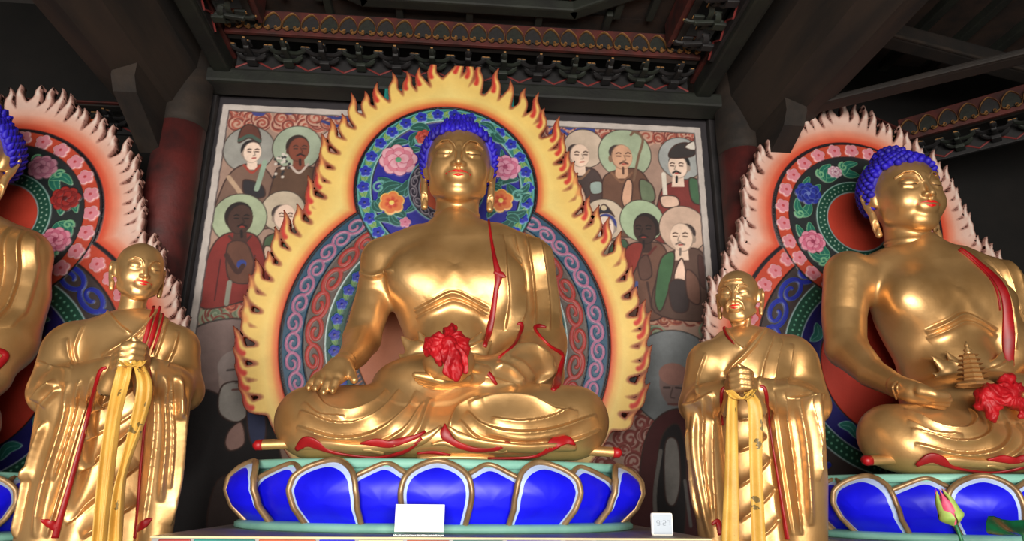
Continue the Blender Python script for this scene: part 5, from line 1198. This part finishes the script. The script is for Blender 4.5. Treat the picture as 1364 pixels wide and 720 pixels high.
    for ch, x in (('9', -.20), ('2', .08), ('7', .27)):
        L = [boxm((o[0]+x*w+seg[s][0]*w*.13, -.8125, 1.2+w*.56+seg[s][1]*w*.10), (w*(.11 if seg[s][2] else .022), .002, w*(.022 if seg[s][2] else .085)), 0) for s in D[ch]]
        part('digit', *join(L), M['ink'], t, o, False)
    part('digit_colon', *join([boxm((o[0]-.06*w, -.8125, 1.2+w*(.56+q)), (w*.022, .002, w*.022), 0) for q in (-.05, .05)]), M['ink'], t, o, False)
    # artificial lotus flowers in a vase standing on the floor before the right plinth
    c = at(1272, 698, -1.04); k = ((c-CAM)@FW)/FOC; ax = np.array((-.28, 0, .96)); vx, vy = c[0]+.10, -1.06
    t = thing('lotus_bud', 'pink tipped green lotus bud on a stem before the right pedestal', 'flower', (vx, vy, .42))
    o = (vx, vy, .42); R = np.array(Matrix.Rotation(-.30, 3, 'Y'))
    def pet(an, h, w, open_, z0, m, nm, tip):
        V = []; nu, nv = 9, 11
        for i in range(nv):
            v = i/(nv-1); rr = k*(np.interp(v, [0, .35, .75, 1], [4, 15*open_, 12*open_, 3.5+tip]))
            for j in range(nu):
                u = -1+2*j/(nu-1); a_ = an+u*w*math.sin(math.pi*min(max(v*.86+.12, 0), 1)); V.append(((rr)*math.cos(a_), rr*math.sin(a_), z0+h*v*(1-.10*u*u)))
        V = np.array(V)@R.T+c; F = [[i*nu+j, i*nu+j+1, (i+1)*nu+j+1, (i+1)*nu+j] for i in range(nv-1) for j in range(nu-1)]
        F2 = [[q+len(V) for q in f][::-1] for f in F]; cc = V.mean(0); V2 = V+(c+R@np.array((0, 0, h/2))-V)*.10; return part(nm, np.concatenate([V, V2]), F+F2, m, t, o)
    for i in range(6): pet(i*math.pi/3, 46*k, .75, .95, 0, M['bud'] if i % 2 else M['pink'], 'petal', 1)
    for i in range(5): pet(i*2*math.pi/5+.4, 46*k, .8, .66, 2*k, M['pink'], 'petal', 2.5)
    for i in range(4): pet(i*math.pi/2-1.1, 31*k, .72, 1.10, -1*k, M['bud'], 'sepal', 6)
    part('stem', *tube(cr([c+R@np.array((0, 0, 2*k)), c+np.array((.014, 0, -.05)), (c[0]+.04, vy, .95), (vx-.01, vy, .42), (vx, vy, .08)], 8), .006, 8), M['stem'], t, o)
    c2 = at(1364, 712, -1.04); t = thing('lotus_leaf', 'glossy dark green curled leaf cut off by the right edge', 'leaf', (vx+.03, vy, .42)); o = (vx+.03, vy, .42); V = []; n, m = 25, 12
    for i in range(m):
        for j in range(n):
            a_ = 2*math.pi*j/(n-1); r = i/(m-1); w_ = .10*r; V.append(c2+np.array((w_*1.25*math.cos(a_), w_*.9*math.sin(a_), .03*r*r*math.sin(2*a_+.6)+.035*r*r-.012*math.cos(5*a_)*r)))
    V = np.array(V); F = [[i*n+j, i*n+j+1, (i+1)*n+j+1, (i+1)*n+j] for i in range(m-1) for j in range(n-1)]; V2 = V-np.array((0, 0, .003)); F2 = [[q+len(V) for q in f][::-1] for f in F]
    part('blade', np.concatenate([V, V2]), F+F2, M['leaf'], t, o); part('stem', *tube(cr([c2, c2-np.array((.01, 0, .1)), (c2[0]-.06, vy, .9), (vx+.03, vy, .42), (vx+.01, vy, .08)], 8), .006, 8), M['stem'], t, o)
    vs = thing('flower_vase', 'plain floor vase holding the lotus bud and leaf before the right plinth', 'vase', (vx, vy, 0))
    part('vessel', *lathe([(.07, 0), (.09, .02), (.115, .18), (.07, .38), (.06, .42), (.07, .45), (.062, .45), (.052, .42), (.06, .36), (.10, .18), (.07, .05)], (vx, vy, 0), 32), M['grey'], vs, (vx, vy, 0))
    # painted support boards that show behind the tops of the mandorlas
    for (x0, x1, y0, y1), m, lab in (((512, 684, 124, 141), 'teal', 'teal painted board behind the top of the yellow mandorla'), ((1066, 1220, 196, 218), 'teal', 'teal painted board behind the top of the right mandorla'), ((8, 143, 158, 178), 'orange', 'dull orange board behind the top of the left mandorla')):
        p, q = at(x0, (y0+y1)/2, .66), at(x1, (y0+y1)/2, .66); zz0, zz1 = at((x0+x1)/2, y1, .66)[2], at((x0+x1)/2, y0, .66)[2]
        ob = solid('painted_board', ((p[0]+q[0])/2, .655, (zz0+zz1)/2), (q[0]-p[0], .03, zz1-zz0), M[m], bev=.004); tag(ob, lab, 'board')
    # the dark bays at either side
    C = at(1190, 196, 1.25); d1 = np.array((.89, .45)); d2 = np.array((.72, -.69))
    frieze('bracket_frieze', 'dark bracket cornice slanting up from the right column behind the right mandorla', C[:2]-d1*.85, C[:2]-d1*.12, C[2]-.16, 5, 0, (0, -1), boards=False)
    frieze('bracket_frieze', 'dark cornice with arched ornaments behind the right figure\'s blue hair', C[:2]+d2*.1, C[:2]+d2*2.2, C[2]-.17, 9, 16, (0, -1))
    C = at(90, 150, 1.55); frieze('bracket_frieze', 'dark bracket cornice high behind the left mandorla', (-5.0, 1.80), (-2.2, 1.80), C[2], 11, 0, (0, -1), boards=False)
    for (x0, y0, x1, y1, Y0, dx, dy, L_, hh_, nm, lab) in ((1130, 44, 0, 0, .2, .97, .24, 2.6, .14, 'roof_beam', 'dark roof beam with pale lower edge at the top right'), (1070, 150, 0, 0, .45, .82, -.57, 2.4, .05, 'roof_beam', 'thin slanting roof beam above the right mandorla')):
        P = at(x0, y0, Y0); an = math.atan2(dy, dx); cc = (P[0]+dx*L_/2, P[1]+dy*L_/2, P[2]+hh_/2); t = thing(nm, lab, 'beam', cc)
        part('timber', *boxm(cc, (L_, .12, hh_), .015, rz=an), M['wood'], t, cc, False); part('lower_edge', *boxm((cc[0]+.05*math.sin(an), cc[1]-.07*math.cos(an), P[2]+.012), (L_, .02, .022), .005, rz=an), M['beam' if hh_ > .1 else 'wood'], t, cc, False)
    t = thing('coffered_ceiling', 'brown panelled ceiling strip at the top right above the right bay', 'ceiling', (3.6, 0, 4.62))
    part('panel_board', *boxm((3.7, .25, 4.64), (2.4, 1.4, .02), .002), M['panel'], t, (3.6, 0, 4.62), False)
    for i in range(7): part('coffer_rib', *boxm((2.6+i*.36, .25, 4.60), (.07, 1.4, .07), .01), M['green'], t, (3.6, 0, 4.62), False)
    x0, z1 = at(1326, 380, 1.82)[0], at(1340, 378, 1.82)[2]; t = thing('framed_panel', 'grey framed wall panel at the right edge behind the right mandorla', 'panel', (x0+.8, 1.82, z1-1.2))
    part('panel', *boxm((x0+.8, 1.835, z1-1.1), (1.5, .02, 2.1), .002), M['plaster'], t, (x0+.8, 1.82, z1-1.2), False)
    for c_, s_ in (((x0+.8, 1.82, z1-.03), (1.6, .05, .06)), ((x0+.8, 1.82, z1-2.17), (1.6, .05, .06)), ((x0+.03, 1.82, z1-1.1), (.06, .05, 2.08)), ((x0+1.57, 1.82, z1-1.1), (.06, .05, 2.08))): part('frame_bar', *boxm(c_, s_, .008), M['plaster'], t, (x0+.8, 1.82, z1-1.2), False)
cam = bpy.data.cameras.new('camera'); co = link(bpy.data.objects.new('camera', cam)); SC.camera = co
cam.sensor_width = 36; cam.lens = 36*FOC/1364; cam.clip_start = .05
co.matrix_world = Matrix(((RT[0], UP[0], -FW[0], CAM[0]), (RT[1], UP[1], -FW[1], CAM[1]), (RT[2], UP[2], -FW[2], CAM[2]), (0, 0, 0, 1)))
OFFL = np.array((-SX+.04, 0., -.06))
b0 = buddha('seated_statue', 'large gilded seated figure in the middle, right hand hanging over his knee', 'earth', (0, 0, 0))
b1 = copy_tree(b0); b1.location = tuple(OFFL); b1['label'] = 'gilded seated figure cut off by the left edge, behind the young monk'
buddha('seated_statue', 'gilded seated figure on the right holding a small pagoda in his lap', 'pagoda', OFFR)
monk('monk_statue', 'smooth faced gilded monk standing at the left with hands clasped', 'young')
monk('monk_statue', 'old wrinkled gilded monk standing between the middle and right seated figures', 'old')
mandorla('mandorla', 'yellow flame mandorla with blue flower halo behind the middle figure', True, (0, 0, 0))
mandorla('mandorla', 'pink flame mandorla behind the right seated figure with blue haired head', False, (SX+.05, 0, -.12))
mandorla('mandorla', 'pink flame mandorla with peony halo at the left, behind the young monk', False, (-SX+.03, 0, -.31))
lotus('lotus_pedestal', 'blue petalled lotus pedestal under the middle seated figure', (0, 0, 0))
lotus('lotus_pedestal', 'blue petalled lotus pedestal at the right with lotus bud before it', (OFFR[0], 0, -.03))
lotus('lotus_pedestal', 'dark shaded lotus pedestal at the left edge behind the young monk', (OFFL[0], 0, -.06))
plinth('altar_plinth', 'grey topped altar plinth with painted edge under the middle lotus', (0, 0, 0), -1.00, .98, -.93)
plinth('altar_plinth', 'painted altar plinth under the right lotus pedestal', (OFFR[0], 0, -.03), -1.0, 1.1, -.93, seed=4)
plinth('altar_plinth', 'painted altar plinth under the left lotus pedestal', (OFFL[0], 0, -.06), -1.1, .70, -.93, seed=6)
for nm, lab, x, y in (('statue_base', 'low stone block under the young monk at the left', -1.32, -.50), ('statue_base', 'low stone block under the old monk', 1.36, -.50)):
    tag(solid(nm, (x, y, .33), (.54, .60, .66), M['floor'], bev=.02), lab, 'base')
exec_things()
# ------------------------------------------------------------ light: daylight from the open doorway, a little sky in the hall
w = bpy.data.worlds.new('world'); SC.world = w; w.use_nodes = True
w.node_tree.nodes['Background'].inputs[0].default_value = (1, .93, .84, 1); w.node_tree.nodes['Background'].inputs[1].default_value = .5
def area(name, loc, rot, sx, sy, e, c=(1, 1, 1)):
    l = bpy.data.lights.new(name, 'AREA'); l.shape = 'RECTANGLE'; l.size = sx; l.size_y = sy; l.energy = e; l.color = c
    o = link(bpy.data.objects.new(name, l)); o.location = loc; o.rotation_euler = rot; return o
area('doorway_daylight', (0, -8.0, 1.35), (math.pi/2, 0, 0), 5.0, 2.3, 950, (1, .95, .87))
GR = dict(seated_statue='three seated figures in a row', monk_statue='two standing monks', mandorla='flame mandorlas behind the seated figures', lotus_pedestal='lotus pedestals', altar_plinth='altar plinths', silk_scarf='silk scarves on the monks', red_bow='red satin bows', bracket_frieze='carved bracket cornices', column='red columns', cross_beam='overhead cross beams', ceiling_edge_beam='ceiling edge beams', painted_board='boards behind the mandorlas', roof_beam='roof beams at the right', statue_base='bases under the monks', coffered_ceiling='coffered ceilings')
for o in list(SC.objects):
    k = o.name.split('.')[0]
    if o.parent is None and 'label' in o and k in GR: o['group'] = GR[k]
vs = SC.view_settings; vs.view_transform = 'Standard'; vs.look = 'None'; vs.exposure = 0.; vs.gamma = 1; vs.use_curve_mapping = False
SC.cycles.max_bounces = 8
